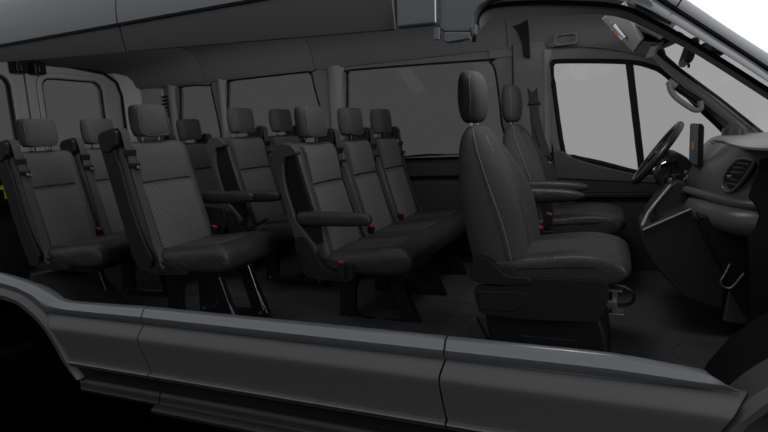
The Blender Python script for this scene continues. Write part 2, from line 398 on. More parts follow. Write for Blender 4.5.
# ------------------------------------------------------------------ front bucket seats
def front_seat(name, label, cy, armside):
    root = thing(name, label, 'seat', (-.015, cy, FZ), "front bucket seats")
    tab = [(.36, .02, .20), (.45, .0, .185), (.56, -.02, .165), (.68, -.035, .135), (.78, -.045, .100), (.86, -.045, .065), (.90, -.035, .045), (.925, -.015, .02)]
    wt = [(.36, .225), (.45, .245), (.56, .255), (.66, .25), (.76, .225), (.84, .185), (.90, .135), (.925, .09)]
    bt = [(.36, .03), (.45, .05), (.60, .06), (.72, .045), (.80, .02), (.925, .0)]
    secs = []
    for z in (.36, .38, .45, .52, .60, .68, .75, .81, .86, .90, .918, .925):
        xb, xf = lerp_tab(tab, z); w, = lerp_tab(wt, z); bol, = lerp_tab(bt, z)
        sd = lambda s: [(xf, s*w*.50), (xf+bol*.75, s*w*.64), (xf+bol, s*w*.76), (xf+bol*.15, s*w*.93), (xb+(xf-xb)*.66, s*w), (xb+.02, s*w*.97)]
        Ls = [(xf, 0)]+sd(1)+[(xb, w*.6), (xb-.005, 0), (xb, -w*.6)]+sd(-1)[::-1]
        secs.append([(x, y, z) for x, y in Ls])
    b = MB().loft(secs).build('backrest', 'cloth', root, sub=2)
    S = []
    for z in (.40, .41, .50, .60, .70, .78, .84, .88, .89):
        xb, xf = lerp_tab(tab, z); w, = lerp_tab(wt, z); hw = w*.50; l = .008 if .405 < z < .885 else .0
        S.append([(xf-.01, -hw, z), (xf+l*.6, -hw, z), (xf+l+.004, -hw*.7, z), (xf+l+.004, 0, z), (xf+l+.004, hw*.7, z), (xf+l*.6, hw, z), (xf-.01, hw, z)])
    MB().loft(S).build('centre_panel', 'cloth_dark', b, sub=1)
    for s in (-1, 1):   # piped seam that follows the bolster edge
        P = []
        for z in (.37, .42, .50, .58, .66, .74, .80, .85, .89, .915):
            xb, xf = lerp_tab(tab, z); w, = lerp_tab(wt, z); bol, = lerp_tab(bt, z)
            P.append((xb+(xf-xb)*(.70+.22*max(0, min(1, (.9-z)/.35))), s*(w*.985), z))
        MB().tube(smooth_poly(P, 4, False), .002, 5).build('piping', 'cloth_line', b)
    # headrest: tall rounded pad
    secs = []; z0, h, w, d = 1.037, .206, .115, .105
    for t, sc, sd, bx in ((-.5, .62, .40, .0), (-.46, .80, .66, .0), (-.32, .93, .9, 0), (-.1, 1, 1, 0), (.15, 1, .98, 0), (.34, .93, .86, -.003), (.46, .78, .66, -.006), (.5, .58, .4, -.008)):
        a = w*sc; bb = d/2*sd; z = z0+h*t
        pts = [(bb, 0), (bb*.95, a*.5), (bb*.75, a*.82), (bb*.1, a), (-bb*.5, a*.94), (-bb*.9, a*.7), (-bb, a*.35), (-bb, 0)]
        pts += [(x, -y) for x, y in pts[1:-1]][::-1]
        secs.append([(x+bx-.005, y, z) for x, y in pts])
    hd = MB().loft(secs).build('headrest', 'cloth', root, sub=2)
    q = []
    for k in range(32):
        a = 2*math.pi*k/32; cc, ss = math.cos(a), math.sin(a)
        q.append((-.002+.012*(1-abs(ss)), w*.99*math.copysign(abs(cc)**.6, cc), z0+h*.475*math.copysign(abs(ss)**.62, ss)))
    MB().tube(q, .0018, 5, closed=True).build('piping', 'cloth_line', hd)
    for s in (-1, 1):
        MB().tube([(-.005, s*.055, z0-h*.42), (-.008, s*.055, .90)], .006, 8).build('post', 'chrome', hd)
    # cushion
    prof = [(.10, .365, .415), (.14, .350, .42), (.22, .340, .422), (.34, .340, .438), (.44, .345, .446), (.52, .350, .442), (.56, .362, .428), (.58, .385, .405)]
    secs = []
    for y in (-.245, -.235, -.19, -.145, -.10, 0, .10, .145, .19, .235, .245):
        e = abs(y); rise = .012 if .14 < e < .2 else (.0 if e < .12 else (-.012 if e > .24 else .010))
        sh = .0 if e < .2 else .02
        top = [(x-sh*(x > .4), y, zt+rise*(1 if x < .5 else .3)) for x, zb, zt in prof]; bot = [(x-sh*(x > .4), y, zb) for x, zb, zt in prof]
        secs.append(top+bot[::-1])
    c = MB().loft(secs).build('cushion', 'cushion', root, sub=2)
    S = []
    for x, zt in ((.19, .420), (.20, .431), (.30, .437), (.40, .451), (.48, .453), (.53, .446), (.545, .430)):
        S.append([(x, yy, zt+dz) for yy, dz in ((-.135, -.015), (-.13, -.001), (-.09, .001), (0, -.001), (.09, .001), (.13, -.001), (.135, -.015))])
    MB().loft(S).build('seat_pad', 'cloth', c, sub=1)
    P = [(x, y, z) for x, y, z in ((.20, -.246, .398), (.34, -.247, .410), (.46, -.243, .414), (.545, -.215, .414))]
    MB().tube(smooth_poly(P, 5, False), .0018, 5).build('piping', 'rubber', c)
    # plastic side valance, both sides
    for s in (-1, 1):
        y = s*.250
        v = smooth_poly([(.045, .325), (.15, .335), (.165, .365), (.22, .368), (.47, .372), (.505, .35), (.50, .29), (.475, .235), (.45, .225), (.25, .215), (.08, .222), (.05, .25)], 4)
        vv = MB().prism(v, y-.014, y+.014).build('side_valance', 'shell', root, bevel=.006, seg=3)
        v2 = [(.05, .312), (.22, .318), (.25, .305), (.225, .270), (.195, .245), (.17, .238), (.055, .240)]
        MB().prism(v2, y+s*.010, y+s*.0175).build('lever_panel', 'shell', vv, bevel=.004)
        rc = smooth_poly([(.025, .385), (.045, .435), (.085, .44), (.125, .41), (.165, .375), (.235, .372), (.245, .350), (.15, .340), (.06, .345), (.03, .355)], 4)
        MB().prism(rc, y-.020, y+.020).build('recliner_cover', 'shell', root, bevel=.010, seg=3)
    # pedestal box
    m = MB(); m.prism([(.06, .24), (.47, .24), (.495, .16), (.515, 0), (.11, 0), (.08, .10)], -.215, .215)
    pd = m.build('pedestal', 'dark', root, bevel=.012, seg=3)
    MB().box((.30, -.219, .10), (.20, .006, .07)).build('storage_flap', 'dark', pd, bevel=.003)
    # slide rails and lift bar at the front
    for s in (-1, 1):
        MB().box((.28, s*.19, .275), (.50, .03, .022)).build('slide_rail', 'steel', root, bevel=.003)
    bar = [(.50, -.17, .33), (.54, -.17, .335), (.58, -.165, .315), (.59, -.15, .29), (.58, -.135, .262), (.55, -.13, .25), (.51, -.13, .25)]
    hd2 = MB().tube(smooth_poly(bar, 3, False), .006, 8).build('release_handle', 'metal_black', root)
    MB().box((.525, -.16, .275), (.018, .05, .075)).box((.525, -.16, .318), (.05, .06, .008)).box((.53, -.16, .232), (.05, .06, .008)).build('latch', 'steel', hd2, bevel=.002)
    # armrest on the inner side
    S = []; y = armside*.285
    for x, hh, sc in ((.075, .030, .5), (.09, .042, .9), (.17, .043, 1), (.28, .038, 1), (.36, .028, .95), (.395, .016, .7), (.405, .006, .35)):
        S.append([(x, y+a*.027*sc, .600-.11*max(0, .04-hh)+b*hh*.95) for a, b in ((1, .5), (.6, .9), (-.6, .9), (-1, .5), (-1, -.5), (-.6, -.9), (.6, -.9), (1, -.5))])
    MB().loft(S).build('armrest', 'cushion', root, sub=2)
    buckle(root, .205, armside*.262, .425, .3)
    MB().box((.18, armside*.262, .355), (.03, .012, .11), Ry(.3)).build('buckle_stalk', 'dark', root, bevel=.003)
    return root
front_seat('bucket_seat', 'grey-black front passenger bucket seat nearest the viewer, beside the low door panel', -.453, 1)
front_seat('bucket_seat', 'driver bucket seat behind the steering wheel, mostly behind the passenger seat', .449, -1)

# ------------------------------------------------------------------ the van
van = thing('passenger_van', 'dark grey passenger van cut open along its near side to show the seats', 'van', (-1.0, 0, .2))
def P(m, name, mat, parent=None, **k): return m.build(name, mat, parent or van, world=True, **k)

# floor
P(MB().box((-.55, 0, .80), (2.3, 1.84, .18)).box((-3.05, 0, .80), (.55, 1.84, .18)).box((-2.2, 0, .80), (1.2, 1.2, .18)), 'underbody', 'rubber')
fl = P(MB().box((-.24, 0, FZ-.02), (3.10, 1.86, .04)).box((-2.59, .16, FZ-.021), (1.60, 1.54, .04)), 'floor', 'floor')
m = MB()
for y in (-.16, .05, .37, .50):
    m.box((-1.25, y, FZ+.0015), (3.4, .018, .005))
P(m, 'seat_track', 'floor', fl)
P(MB().prism(xz([(459, 343), (471, 319), (477, 318), (490, 343)], -.52), -.53, -.50), 'rail_cover', 'door_trim', fl, bevel=.004)
for Y0 in (-.36,):
    mm = MB()
    for r_ in (.09, .115):
        mm.tube([(.86+r_*1.2*math.cos(a), Y0+r_*1.2*math.sin(a), FZ+.001) for a in [2*math.pi*k/24 for k in range(24)]], .0012, 5, closed=True)
    P(mm, 'mat_emboss', 'floor', fl)

# ---- near side, cut below the windows
def strip(x0, x1, prof, name, mat, parent=None, x_at=None, n=2, th=.012, **k):
    """sheet running along x with (y,z) profile; x_at(z) may move its rear/front ends"""
    secs = []
    for j in range(n+1):
        t = j/n; sec = []
        for y, z in prof:
            a, b = (x_at(z) if x_at else (x0, x1)); sec.append((a+(b-a)*t, y, z))
        sec += [(p[0], p[1]+th, p[2]) for p in sec[::-1]]
        secs.append(sec)
    return P(MB().loft(secs), name, mat, parent, **k)
upper = [(-1.000, 1.165), (-1.012, 1.161), (-1.020, 1.152), (-1.026, 1.139), (-1.034, 1.132), (-1.0345, 1.118), (-1.030, 1.1035)]
lower = [(-1.012, 1.098), (-1.022, 1.093), (-1.040, 1.074), (-1.055, 1.056), (-1.062, 1.045), (-1.0635, 1.034), (-1.062, 1.018), (-1.060, 1.0), (-1.0575, .975), (-1.055, .95), (-1.0525, .922), (-1.050, .895)]
crs = [(-1.0515, .8955), (-1.0685, .8925), (-1.072, .889), (-1.068, .886)]
mould = [(-1.050, .893), (-1.066, .890), (-1.071, .885), (-1.062, .881), (-1.069, .876), (-1.066, .871), (-1.035, .864), (-1.030, .84), (-1.026, .815), (-1.024, .80)]
rocker = [(-1.022, .797), (-1.034, .790), (-1.040, .775), (-1.040, .760), (-1.046, .750), (-1.040, .735), (-1.01, .722), (-.96, .715)]
def arch_x(z):   # rear arch outer lip, front side
    t = [(.70, -1.74), (.78, -1.757), (.86, -1.79), (.93, -1.825), (1.0, -1.866), (1.05, -1.905), (1.10, -1.96), (1.15, -2.035), (1.185, -2.13), (1.205, -2.27)]
    return lerp_tab(t, z)[0]
def farch_x(z): return lerp_tab([(.70, .70), (.85, .722), (.98, .768), (1.05, .812), (1.09, .84), (1.134, .884), (1.2, .97)], z)[0]
def sd_x(z): return -1.343+lerp_tab([(.80, .055), (.86, .048), (.90, .036), (.95, .022), (1.0, .006), (1.03, -.001), (1.05, -.005), (1.07, -.005), (1.095, 0)], z)[0]
def fd_x(z): return -.004+lerp_tab([(.80, .016), (.86, .012), (.90, .004), (.95, -.004), (1.0, -.010), (1.03, -.012), (1.05, -.012), (1.07, -.008), (1.095, 0)], z)[0]
G = .0035
rp = P(MB().prism([(x_, z_) for x_, z_ in ((-1.345, .72), (-1.345, 1.09), (-1.9, 1.09), (-1.80, .9), (-1.76, .72))], -1.012, -.99), 'rear_side_panel', 'cladding')
strip(0, 0, lower, 'lower_skin', 'side', rp, x_at=lambda z: (arch_x(z)+.004, sd_x(z)-G), n=6)
strip(0, 0, mould, 'lower_moulding', 'cladding', rp, x_at=lambda z: (arch_x(z)+.004, sd_x(z)-G))
strip(0, 0, crs, 'crease_strip', 'crease', rp, x_at=lambda z: (arch_x(z)+.004, sd_x(z)-G), th=.004)
strip(0, 0, rocker, 'rocker', 'cladding', rp, x_at=lambda z: (arch_x(z)-.02, sd_x(.8)-G))
# shoulder strip of the rear panel, climbing over the wheel arch
top_t = [(-3.1, 1.30), (-2.5, 1.30), (-2.3, 1.283), (-2.15, 1.262), (-2.03, 1.235), (-1.95, 1.205), (-1.88, 1.180), (-1.82, 1.171), (-1.70, 1.172), (-1.343, 1.180)]
secs = []
xs = [-2.92, -2.8, -2.66, -2.56, -2.4, -2.27, -2.2, -2.13, -2.035, -1.96, -1.93, -1.88, -1.82, -1.7, -1.5, -1.343-G]
def arch_z(x):
    x = -2.27+abs(x+2.27) if x < -2.27 else x
    t = [(-2.27, 1.205), (-2.13, 1.185), (-2.035, 1.15), (-1.96, 1.1035), (-1.0, 1.1035)]
    return max(1.1035, lerp_tab(t, x)[0])
for x in xs:
    zt = lerp_tab(top_t, x)[0]-.014; zb = arch_z(x)
    h0 = 1.166-1.1035; sec = []
    for y, z in upper:
        t = (z-1.1035)/h0; sec.append((x, y, zb+(zt-zb)*t))
    secs.append(sec+[(p[0], p[1]+.012, p[2]) for p in sec[::-1]])
P(MB().loft(secs), 'shoulder', 'paint', rp)
# wheel arch lip
oa = [(-2.27, 1.205), (-2.13, 1.185), (-2.035, 1.15), (-1.96, 1.10), (-1.905, 1.05), (-1.866, 1.0), (-1.825, .93), (-1.79, .86), (-1.762, .80)]
ia = [(-2.27, 1.143), (-2.14, 1.125), (-2.06, 1.085), (-2.00, 1.045), (-1.952, .995), (-1.915, .945), (-1.878, .88), (-1.835, .83), (-1.79, .795)]
oa = smooth_poly(oa, 3, False); ia = smooth_poly(ia, 3, False)
oa = [(-4.54-x, z) for x, z in oa[::-1]][:-1]+oa; ia = [(-4.54-x, z) for x, z in ia[::-1]][:-1]+ia
secs = []
for (xo, zo), (xi, zi) in zip(oa, ia):
    mx_, mz_ = (xo*.6+xi*.4), (zo*.6+zi*.4)
    secs.append([(xo, -1.036, zo), (mx_, -1.056, mz_), (xi+(mx_-xi)*.3, -1.050, zi+(mz_-zi)*.3), (xi, -1.03, zi), (xi, -.90, zi), (xo, -.90, zo)])
P(MB().loft(secs), 'wheel_arch_lip', 'side', rp)
# wheelhouse
ws = []
for k in range(13):
    a = math.pi*k/12; ws.append((-2.27+.50*math.cos(a), .68+.50*math.sin(a)))
whs = MB().loft([[(x, -.90, z), (x, -.62, z), (x, -.62, z+.02), (x, -.90, z+.02)] for x, z in ws])
P(whs, 'wheelhouse', 'rubber')
# rear wheel and front wheel, deep in their arches
def wheel(cx, y, r=.33):
    prof = [(.12, .10), (.20, .11), (.24, .115), (.30, .118), (.325, .10), (.33, .06), (.33, -.06), (.325, -.10), (.30, -.118), (.2, -.11)]
    secs = []
    for k in range(41):
        a = 2*math.pi*k/40; secs.append([(cx+rr*r/.33*math.cos(a), y+yy, .20+r+rr*r/.33*math.sin(a)) for rr, yy in prof])
    w = P(MB().loft(secs, closed=True, cap=False), 'wheel', 'tyre')
    P(MB().tube([(cx, y-.09, .2+r), (cx, y+.09, .2+r)], .19, 28), 'rim', 'metal_black', w, bevel=.02)

sdp = P(MB().prism([(-1.335, .72), (-1.335, 1.09), (-.012, 1.09), (-.012, .72)], -1.012, -.985), 'sliding_door', 'cladding')
strip(-1.343+G, -.004-G, upper, 'shoulder', 'paint', sdp)
strip(0, 0, lower, 'lower_skin', 'side', sdp, x_at=lambda z: (sd_x(z)+G, fd_x(z)-G), n=6)
strip(0, 0, mould, 'lower_moulding', 'cladding', sdp, x_at=lambda z: (sd_x(z)+G, fd_x(z)-G))
strip(0, 0, crs, 'crease_strip', 'crease', sdp, x_at=lambda z: (sd_x(z)+G, fd_x(z)-G), th=.004)
strip(0, 0, rocker, 'rocker', 'cladding', sdp, x_at=lambda z: (sd_x(.8)+G, fd_x(.8)-G))
st = [(-1.036, .752), (-1.066, .748), (-1.082, .738), (-1.080, .722), (-1.03, .712)]
strip(-1.30, .60, st, 'side_step', 'cladding', van, th=.05, bevel=.004)
fdp = P(MB().prism([(0.0, .72), (0.0, 1.09), (.80, 1.09), (.72, .9), (.69, .72)], -1.012, -.985), 'front_door', 'cladding')
secs = []
for x in (-.004+G, .2, .4, .5, .58, .64, .69, .73, .825):
    k = max(0, min(1, (x-.45)/.36)); k = k*k*(3-2*k)
    secs.append([(x-(1.3*(z-1.1035) if x > .8 else 0), y, 1.1035+(z-1.1035)*(1-.42*k)) for y, z in upper]+[(x-(1.3*(z-1.1035) if x > .8 else 0), y+.012, 1.1035+(z-1.1035)*(1-.42*k)) for y, z in upper[::-1]])
P(MB().loft(secs), 'shoulder', 'paint', fdp)
strip(0, 0, lower, 'lower_skin', 'side', fdp, x_at=lambda z: (fd_x(z)+G, farch_x(z)-.006), n=6)
strip(0, 0, mould, 'lower_moulding', 'cladding', fdp, x_at=lambda z: (fd_x(z)+G, farch_x(z)-.006))
strip(0, 0, crs, 'crease_strip', 'crease', fdp, x_at=lambda z: (fd_x(z)+G, farch_x(z)-.006), th=.004)
strip(0, 0, rocker, 'rocker', 'cladding', fdp, x_at=lambda z: (fd_x(.8)+G, farch_x(z)))
# front arch
oa = smooth_poly([(.70, .74), (.722, .85), (.768, .98), (.812, 1.051), (.884, 1.134), (.98, 1.20), (1.12, 1.25), (1.30, 1.27)], 3, False)
ia = smooth_poly([(.755, .74), (.78, .85), (.826, .985), (.872, 1.045), (.935, 1.105), (1.02, 1.155), (1.14, 1.195), (1.30, 1.21)], 3, False)
oa = oa+[(2.60-x, z) for x, z in oa[::-1]][1:]; ia = ia+[(2.60-x, z) for x, z in ia[::-1]][1:]
secs = [[(xo, -1.036, zo), (xo*.6+xi*.4, -1.060, zo*.6+zi*.4), (xi, -1.035, zi), (xi, -.90, zi), (xo, -.90, zo)] for (xo, zo), (xi, zi) in zip(oa, ia)]
P(MB().loft(secs), 'wheel_arch_lip', 'side')
ws = [(1.30+.54*math.cos(math.pi*k/14), .72+.54*math.sin(math.pi*k/14)) for k in range(15)]
P(MB().loft([[(x, -.99, z), (x, -.55, z), (x, -.55, z+.025), (x, -.99, z+.025)] for x, z in ws]), 'wheelhouse', 'rubber')
P(MB().box((1.75, -1.0, 1.32), (1.0, .03, .18)), 'front_wing', 'paint', bevel=.02)

# ---- near roof side
roofp = [(-.958, 2.343), (-.956, 2.40), (-.945, 2.47), (-.92, 2.54), (-.87, 2.60), (-.78, 2.64), (-.6, 2.665), (0, 2.68)]
full = roofp+[(-y, z) for y, z in roofp[:-1][::-1]]
def roof_sec(x, dzf=0, yo=0):
    return [(x, y, z+dzf) for y, z in full]+[(x, y*.975, z+dzf-.012) for y, z in full[::-1]]
xr = -1.352
P(MB().loft([roof_sec(-3.45), roof_sec(xr-.002)]), 'rear_roof', 'paint')
P(MB().loft([roof_sec(xr+.004), roof_sec(-.155)]), 'middle_roof', 'paint')
fr = [(-.149, 0), (.1, -.003), (.3, -.02), (.45, -.06), (.56, -.13), (.64, -.19)]
full_ = full
P(MB().loft([[(x, y, z+d*(.3+.7*max(0, (z-2.343)/.337))) for y, z in full]+[(x, y*.975, z+d*(.3+.7*max(0, (z-2.343)/.337))-.012) for y, z in full[::-1]] for x, d in fr]), 'front_roof', 'paint')
# dark upper band of the cut window area, its lower edge running slightly downhill to the front
def band(x0, x1, name):
    zb = lambda x: 2.276+(x+2.153)*(2.180-2.276)/(2.153-.178)
    secs = []
    for k in range(9):
        x = x0+(x1-x0)*k/8
        secs.append([(x, -.950, 2.337), (x, -.944, (2.337+zb(x))/2), (x, -.930, zb(x)), (x, -.918, zb(x)), (x, -.93, 2.337)])
    return P(MB().loft(secs), name, 'band', bevel=.003)
band(-3.40, xr-.002, 'upper_window_band'); band(xr+.004, -.160, 'upper_window_band')
P(MB().box((-1.75, -.952, 2.341), (3.3, .012, .010)), 'roof_gutter', 'rubber')
# b-pillar head and door frame of the front door
bp_ = P(MB().prism(xz([(396, -30), (397.5, 29), (437, 25), (436.5, -30)], -.945), -.955, -.92), 'pillar_head', 'paint', bevel=.010, seg=3)
P(MB().prism(xz([(434.5, 29), (434.5, 40), (440, 40), (440, 27)], -.945), -.955, -.93), 'hinge_cover', 'paint', bp_, bevel=.002)
fd = [(439.2, -40), (439.2, 27), (446, 33), (473, 33), (474.5, 24), (477, 14), (482, 7), (490, 2), (503, -2), (530, -5), (560, -7), (600, -6), (628, 0), (650, 10), (672, 22), (672, 22)]
fu = [(800, 84), (768, 63), (720, 33), (680, 8), (655, -8), (620, -26), (560, -40)]
dfm = P(MB().prism(xz(fd[:-2]+[(650, 10), (654, 6), (640, -10), (620, -20), (600, -26), (560, -36)], -.90), -.925, -.865), 'door_frame', 'paint', bevel=.010, seg=3)
P(MB().prism(xz([(446, 33), (446, 42), (449, 44), (471.5, 40), (472.5, 33)], -.93), -.955, -.925), 'striker_cover', 'paint', dfm, bevel=.004)
P(MB().prism(xz([(474, 26), (474, 36), (477.5, 35), (478.2, 25)], -.93), -.955, -.925), 'frame_bracket', 'paint', dfm, bevel=.002)
# seals inside the frame opening
sl = smooth_poly([(474, 42), (476, 28), (479, 16), (486, 9), (500, 4.5), (530, 2.5), (565, 2.5), (600, 4), (625, 8), (645, 17), (670, 30), (700, 47), (768, 90), (800, 111)], 4, False)
P(MB().tube([tuple(at(x, y, Y=-.872)) for x, y in sl], .0065, 8), 'door_seal', 'rubber', dfm)
sl2 = smooth_poly([(480, 22), (486, 15), (500, 11), (530, 9), (565, 8.5), (600, 10), (622, 14), (640, 21), (662, 32), (700, 52), (768, 95), (800, 116)], 4, False)
secs = []
for x, y in sl2:
    a = at(x, y, Y=-.85); kk = .6-max(0, min(1, (x-560)/60))*.35; secs.append([(a.x, -.868, a.z+.012), (a.x, -.84, a.z+.012), (a.x-.002, -.83, a.z-.030*kk), (a.x, -.845, a.z-.034*kk)])
P(MB().loft(secs), 'inner_door_frame', 'trim', dfm)
# windscreen pillar outer strip (drip rail), separated by a black gap
P(MB().prism(xz([(654, -2), (680, 15), (720, 40), (768, 71), (800, 94), (830, 100), (830, 96), (800, 90), (768, 68), (720, 36.5), (680, 11), (656, -5)], -.865), -.885, -.84), 'pillar_gap', 'rubber')
def slant(lo, hi, y0, y1, name, parent, mat='paint'):
    """rounded bar whose outer face leans inwards from its lower to its upper edge"""
    secs = []
    lo = smooth_poly(lo, 3, False); hi = smooth_poly(hi, 3, False)
    for a, b in zip(lo, hi):
        sec = []
        for t, yy in ((0, y0+.012), (.06, y0+.001), (.3, y0-.002+(y1-y0)*.16), (.65, y0+(y1-y0)*.52), (.93, y1-.004), (1, y1+.008)):
            p = at(a[0]*(1-t)+b[0]*t, a[1]*(1-t)+b[1]*t, Y=yy); sec.append(tuple(p))
        p, q = at(*b, Y=y1+.04), at(*a, Y=y0+.06); sec += [tuple(p), tuple(q)]
        secs.append(sec)
    return P(MB().loft(secs), name, mat, parent, angle=60)
slant([(628, 1), (650, 10.5), (672, 22.5), (700, 39.5), (734, 60), (768, 82), (815, 112)], [(645, -8), (668, 7), (692, 22), (720, 40), (752, 60.5), (783, 82), (828, 114)], -.932, -.885, 'windscreen_pillar', dfm)
os_ = slant([(657, -6), (680, 10), (720, 35.5), (768, 67), (815, 98)], [(668, -12), (690, 2), (730, 29), (776, 58.5), (822, 89)], -.885, -.84, 'windscreen_pillar_trim', van)
P(MB().tube([tuple(at(682, -1, Y=-.887)), tuple(at(675, 9, Y=-.887))], .0022, 6), 'trim_joint', 'rubber', os_)

# ---- headliner
hl = [(-.93, 2.345), (-.925, 2.42), (-.89, 2.50), (-.75, 2.56), (-.5, 2.58), (0, 2.59), (.5, 2.58), (.74, 2.56), (.83, 2.51), (.868, 2.44), (.885, 2.37), (.91, 2.333)]
def hsec(x, dz=0):
    k = max(0, (-3.0-x)/.36)
    return [(x, y, z+dz-(z-2.333)*.42*k) for y, z in hl]+[(x, y, z+dz+.015-(z-2.333)*.42*k) for y, z in hl[::-1]]
xs_ = [-3.36, -2.62, -1.50, -.20]
hdl = None
for i, (a, b) in enumerate(((-3.39, -2.52), (-2.515, -1.512), (-1.507, -.12))):
    o = P(MB().loft([hsec(a), hsec(a+.012, -.003), hsec(b-.012, -.003), hsec(b)]), 'headliner', 'liner')
    hdl = hdl or o
def hsec2(x, dz): return [(x, y, z+dz-(.04*max(0, (x-.1)/.45)**2)) for y, z in hl]+[(x, y, z+dz+.015-(.04*max(0, (x-.1)/.45)**2)) for y, z in hl[::-1]]
P(MB().loft([hsec2(-.115, -.01), hsec2(.1, -.022), hsec2(.3, -.028), hsec2(.45, -.04), hsec2(.56, -.055), hsec2(.68, -.075)]), 'front_headliner', 'liner')
# roof lamps / vents on the headliner
for (x, y) in ((172, 53.5), (245, 43.5)):
    p = at(x, y, Y=.82)
    l = P(MB().box((p.x, .845, p.z), (.14, .05, .03), Rx(-1.0)), 'roof_lamp', 'trim_dark', bevel=.006)
    P(MB().box((p.x-.03, .832, p.z-.008), (.045, .03, .010), Rx(-1.0)).box((p.x+.03, .832, p.z-.008), (.045, .03, .010), Rx(-1.0)), 'lamp_lens', 'dark', l)
p = at(566, 39, Y=.86)
P(MB().ring([(x+p.x, z+p.z) for x, z in rrect(0, 0, .135, .07, .015)], [(x+p.x, z+p.z) for x, z in rrect(0, 0, .105, .042, .012)], .850, .872), 'coat_hook_recess', 'liner', bevel=.003)

P(MB().prism(xz([(513, 26), (520, 24), (527.5, 19), (530, 58), (523.5, 56), (522, 42), (518, 32)], .84), .84, .862), 'belt_slot_cover', 'rubber')
# ---- far side wall
YF = .93
win = {
 'a': [(182, 87), (209, 85.5), (212, 90), (222, 160), (185, 162), (181, 95)],
 'b': [(228.5, 88), (231, 81.5), (237, 80), (304, 72.5), (310, 74), (313, 80), (322, 158), (236, 160)],
 'c': [(347.5, 80), (349, 73), (355, 70), (482, 60.5), (490, 62.5), (495, 70), (499, 95), (502, 125), (505, 154.5), (430, 154.5), (356, 154.5)],
 'd': [(551.5, 70), (553, 64), (560, 61), (624, 61.5), (650, 66), (668, 76), (700, 108), (722, 129), (735, 147), (742, 166), (660, 172), (642, 173.5), (600, 163), (573, 157), (563, 151)],
}
# wall sheet with openings: built as strips between the windows
def sheet(pts, y0, y1, name, mat, parent=None, **k): return P(MB().prism(pts, y0, y1), name, mat, parent, **k)
wz = lambda x, y, Y=YF: (at(x, y, Y=Y).x, at(x, y, Y=Y).z)
wins = {k: [wz(*q) for q in v] for k, v in win.items()}
bx = {k: (min(p[0] for p in v), max(p[0] for p in v), min(p[1] for p in v), max(p[1] for p in v)) for k, v in wins.items()}
ZT = 2.345
fw = P(MB().box((-1.65, YF+.03, 1.31), (3.5, .02, .74)), 'far_wall', 'trim_dark')
P(MB().box((-1.65, .985, 1.15), (3.5, .02, .95)), 'outer_skin', 'paint', fw)
def frame_fill(x0, x1, win_pts, z_lo, z_hi, name, mat, y0, y1):
    """panel x0..x1, z_lo..z_hi with the window cut out of it"""
    cx = sum(p[0] for p in win_pts)/len(win_pts); cz = sum(p[1] for p in win_pts)/len(win_pts)
    inner = smooth_poly(win_pts, 5)
    outer = []
    for x, z in inner:
        dx, dz = x-cx, z-cz; t = 1e9
        if dx > 1e-6: t = min(t, (x1-cx)/dx)
        if dx < -1e-6: t = min(t, (x0-cx)/dx)
        if dz > 1e-6: t = min(t, (z_hi-cz)/dz)
        if dz < -1e-6: t = min(t, (z_lo-cz)/dz)
        outer.append((cx+dx*t, cz+dz*t))
    # snap nearest samples to corners
    for c in ((x0, z_lo), (x0, z_hi), (x1, z_lo), (x1, z_hi)):
        i = min(range(len(outer)), key=lambda k: (outer[k][0]-c[0])**2+(outer[k][1]-c[1])**2); outer[i] = c
    return MB().ring(outer, inner, y0, y1), inner
edges = [-3.05, (bx['a'][1]+bx['b'][0])/2, (bx['b'][1]+bx['c'][0])/2, .139]
for k, x0, x1 in (('a', edges[0], edges[1]), ('b', edges[1]+.001, edges[2]), ('c', edges[2]+.001, edges[3])):
    mb, inner = frame_fill(x0, x1, wins[k], 1.665, ZT, 'w', 'trim', YF-.004, YF+.03)
    w = P(mb, 'window_surround', 'liner')
    cx = (bx[k][0]+bx[k][1])/2; cz = (bx[k][2]+bx[k][3])/2
    P(MB().tube([(x, YF-.004, z) for x, z in inner], .007, 6, closed=True), 'window_seal', 'rubber', w)
    P(MB().prism([(cx+(x-cx)*1.02, cz+(z-cz)*1.02) for x, z in inner], YF+.032, YF+.037), 'side_window', 'glass_rear', w, smooth=False)
# pillars standing proud between the windows
def pillar(px0, px1, ztop, zbot, name='pillar', mat='pillar_trim', depth=.035, lean=.0):
    S = []
    for z in (zbot, zbot+(ztop-zbot)*.5, ztop-.06, ztop):
        e = .02 if z > ztop-.03 else 0
        S.append([(px0-e, YF-.002, z), (px0+.02, YF-depth*.8, z), ((px0+px1)/2, YF-depth, z), (px1-.02, YF-depth*.8, z), (px1+e, YF-.002, z), (px1+e, YF+.004, z), (px0-e, YF+.004, z)])
    return P(MB().loft(S), name, mat)
pillar(bx['a'][1]+.03, bx['b'][0]-.025, ZT, 1.6)
pillar(bx['c'][0]-.16, bx['c'][0]-.030, ZT, 1.6)
pillar(bx['a'][0]-.10, bx['a'][0]-.02, ZT, 1.6)
bpz = pillar(-.10, .125, ZT, 1.35, 'pillar', 'liner', .06)
pillar(.085, .130, ZT-.05, 1.55, 'pillar_edge', 'trim', .062)
# window ledge and lower trim
P(MB().box((-1.45, YF-.01, 1.668), (3.05, .03, .012)), 'window_ledge', 'steel', fw, bevel=.003)
P(MB().box((-1.45, YF-.005, 1.58), (3.05, .05, .10)).box((-1.45, YF+.0, 1.25), (3.05, .04, .50)), 'lower_trim', 'trim_dark', fw, bevel=.015)

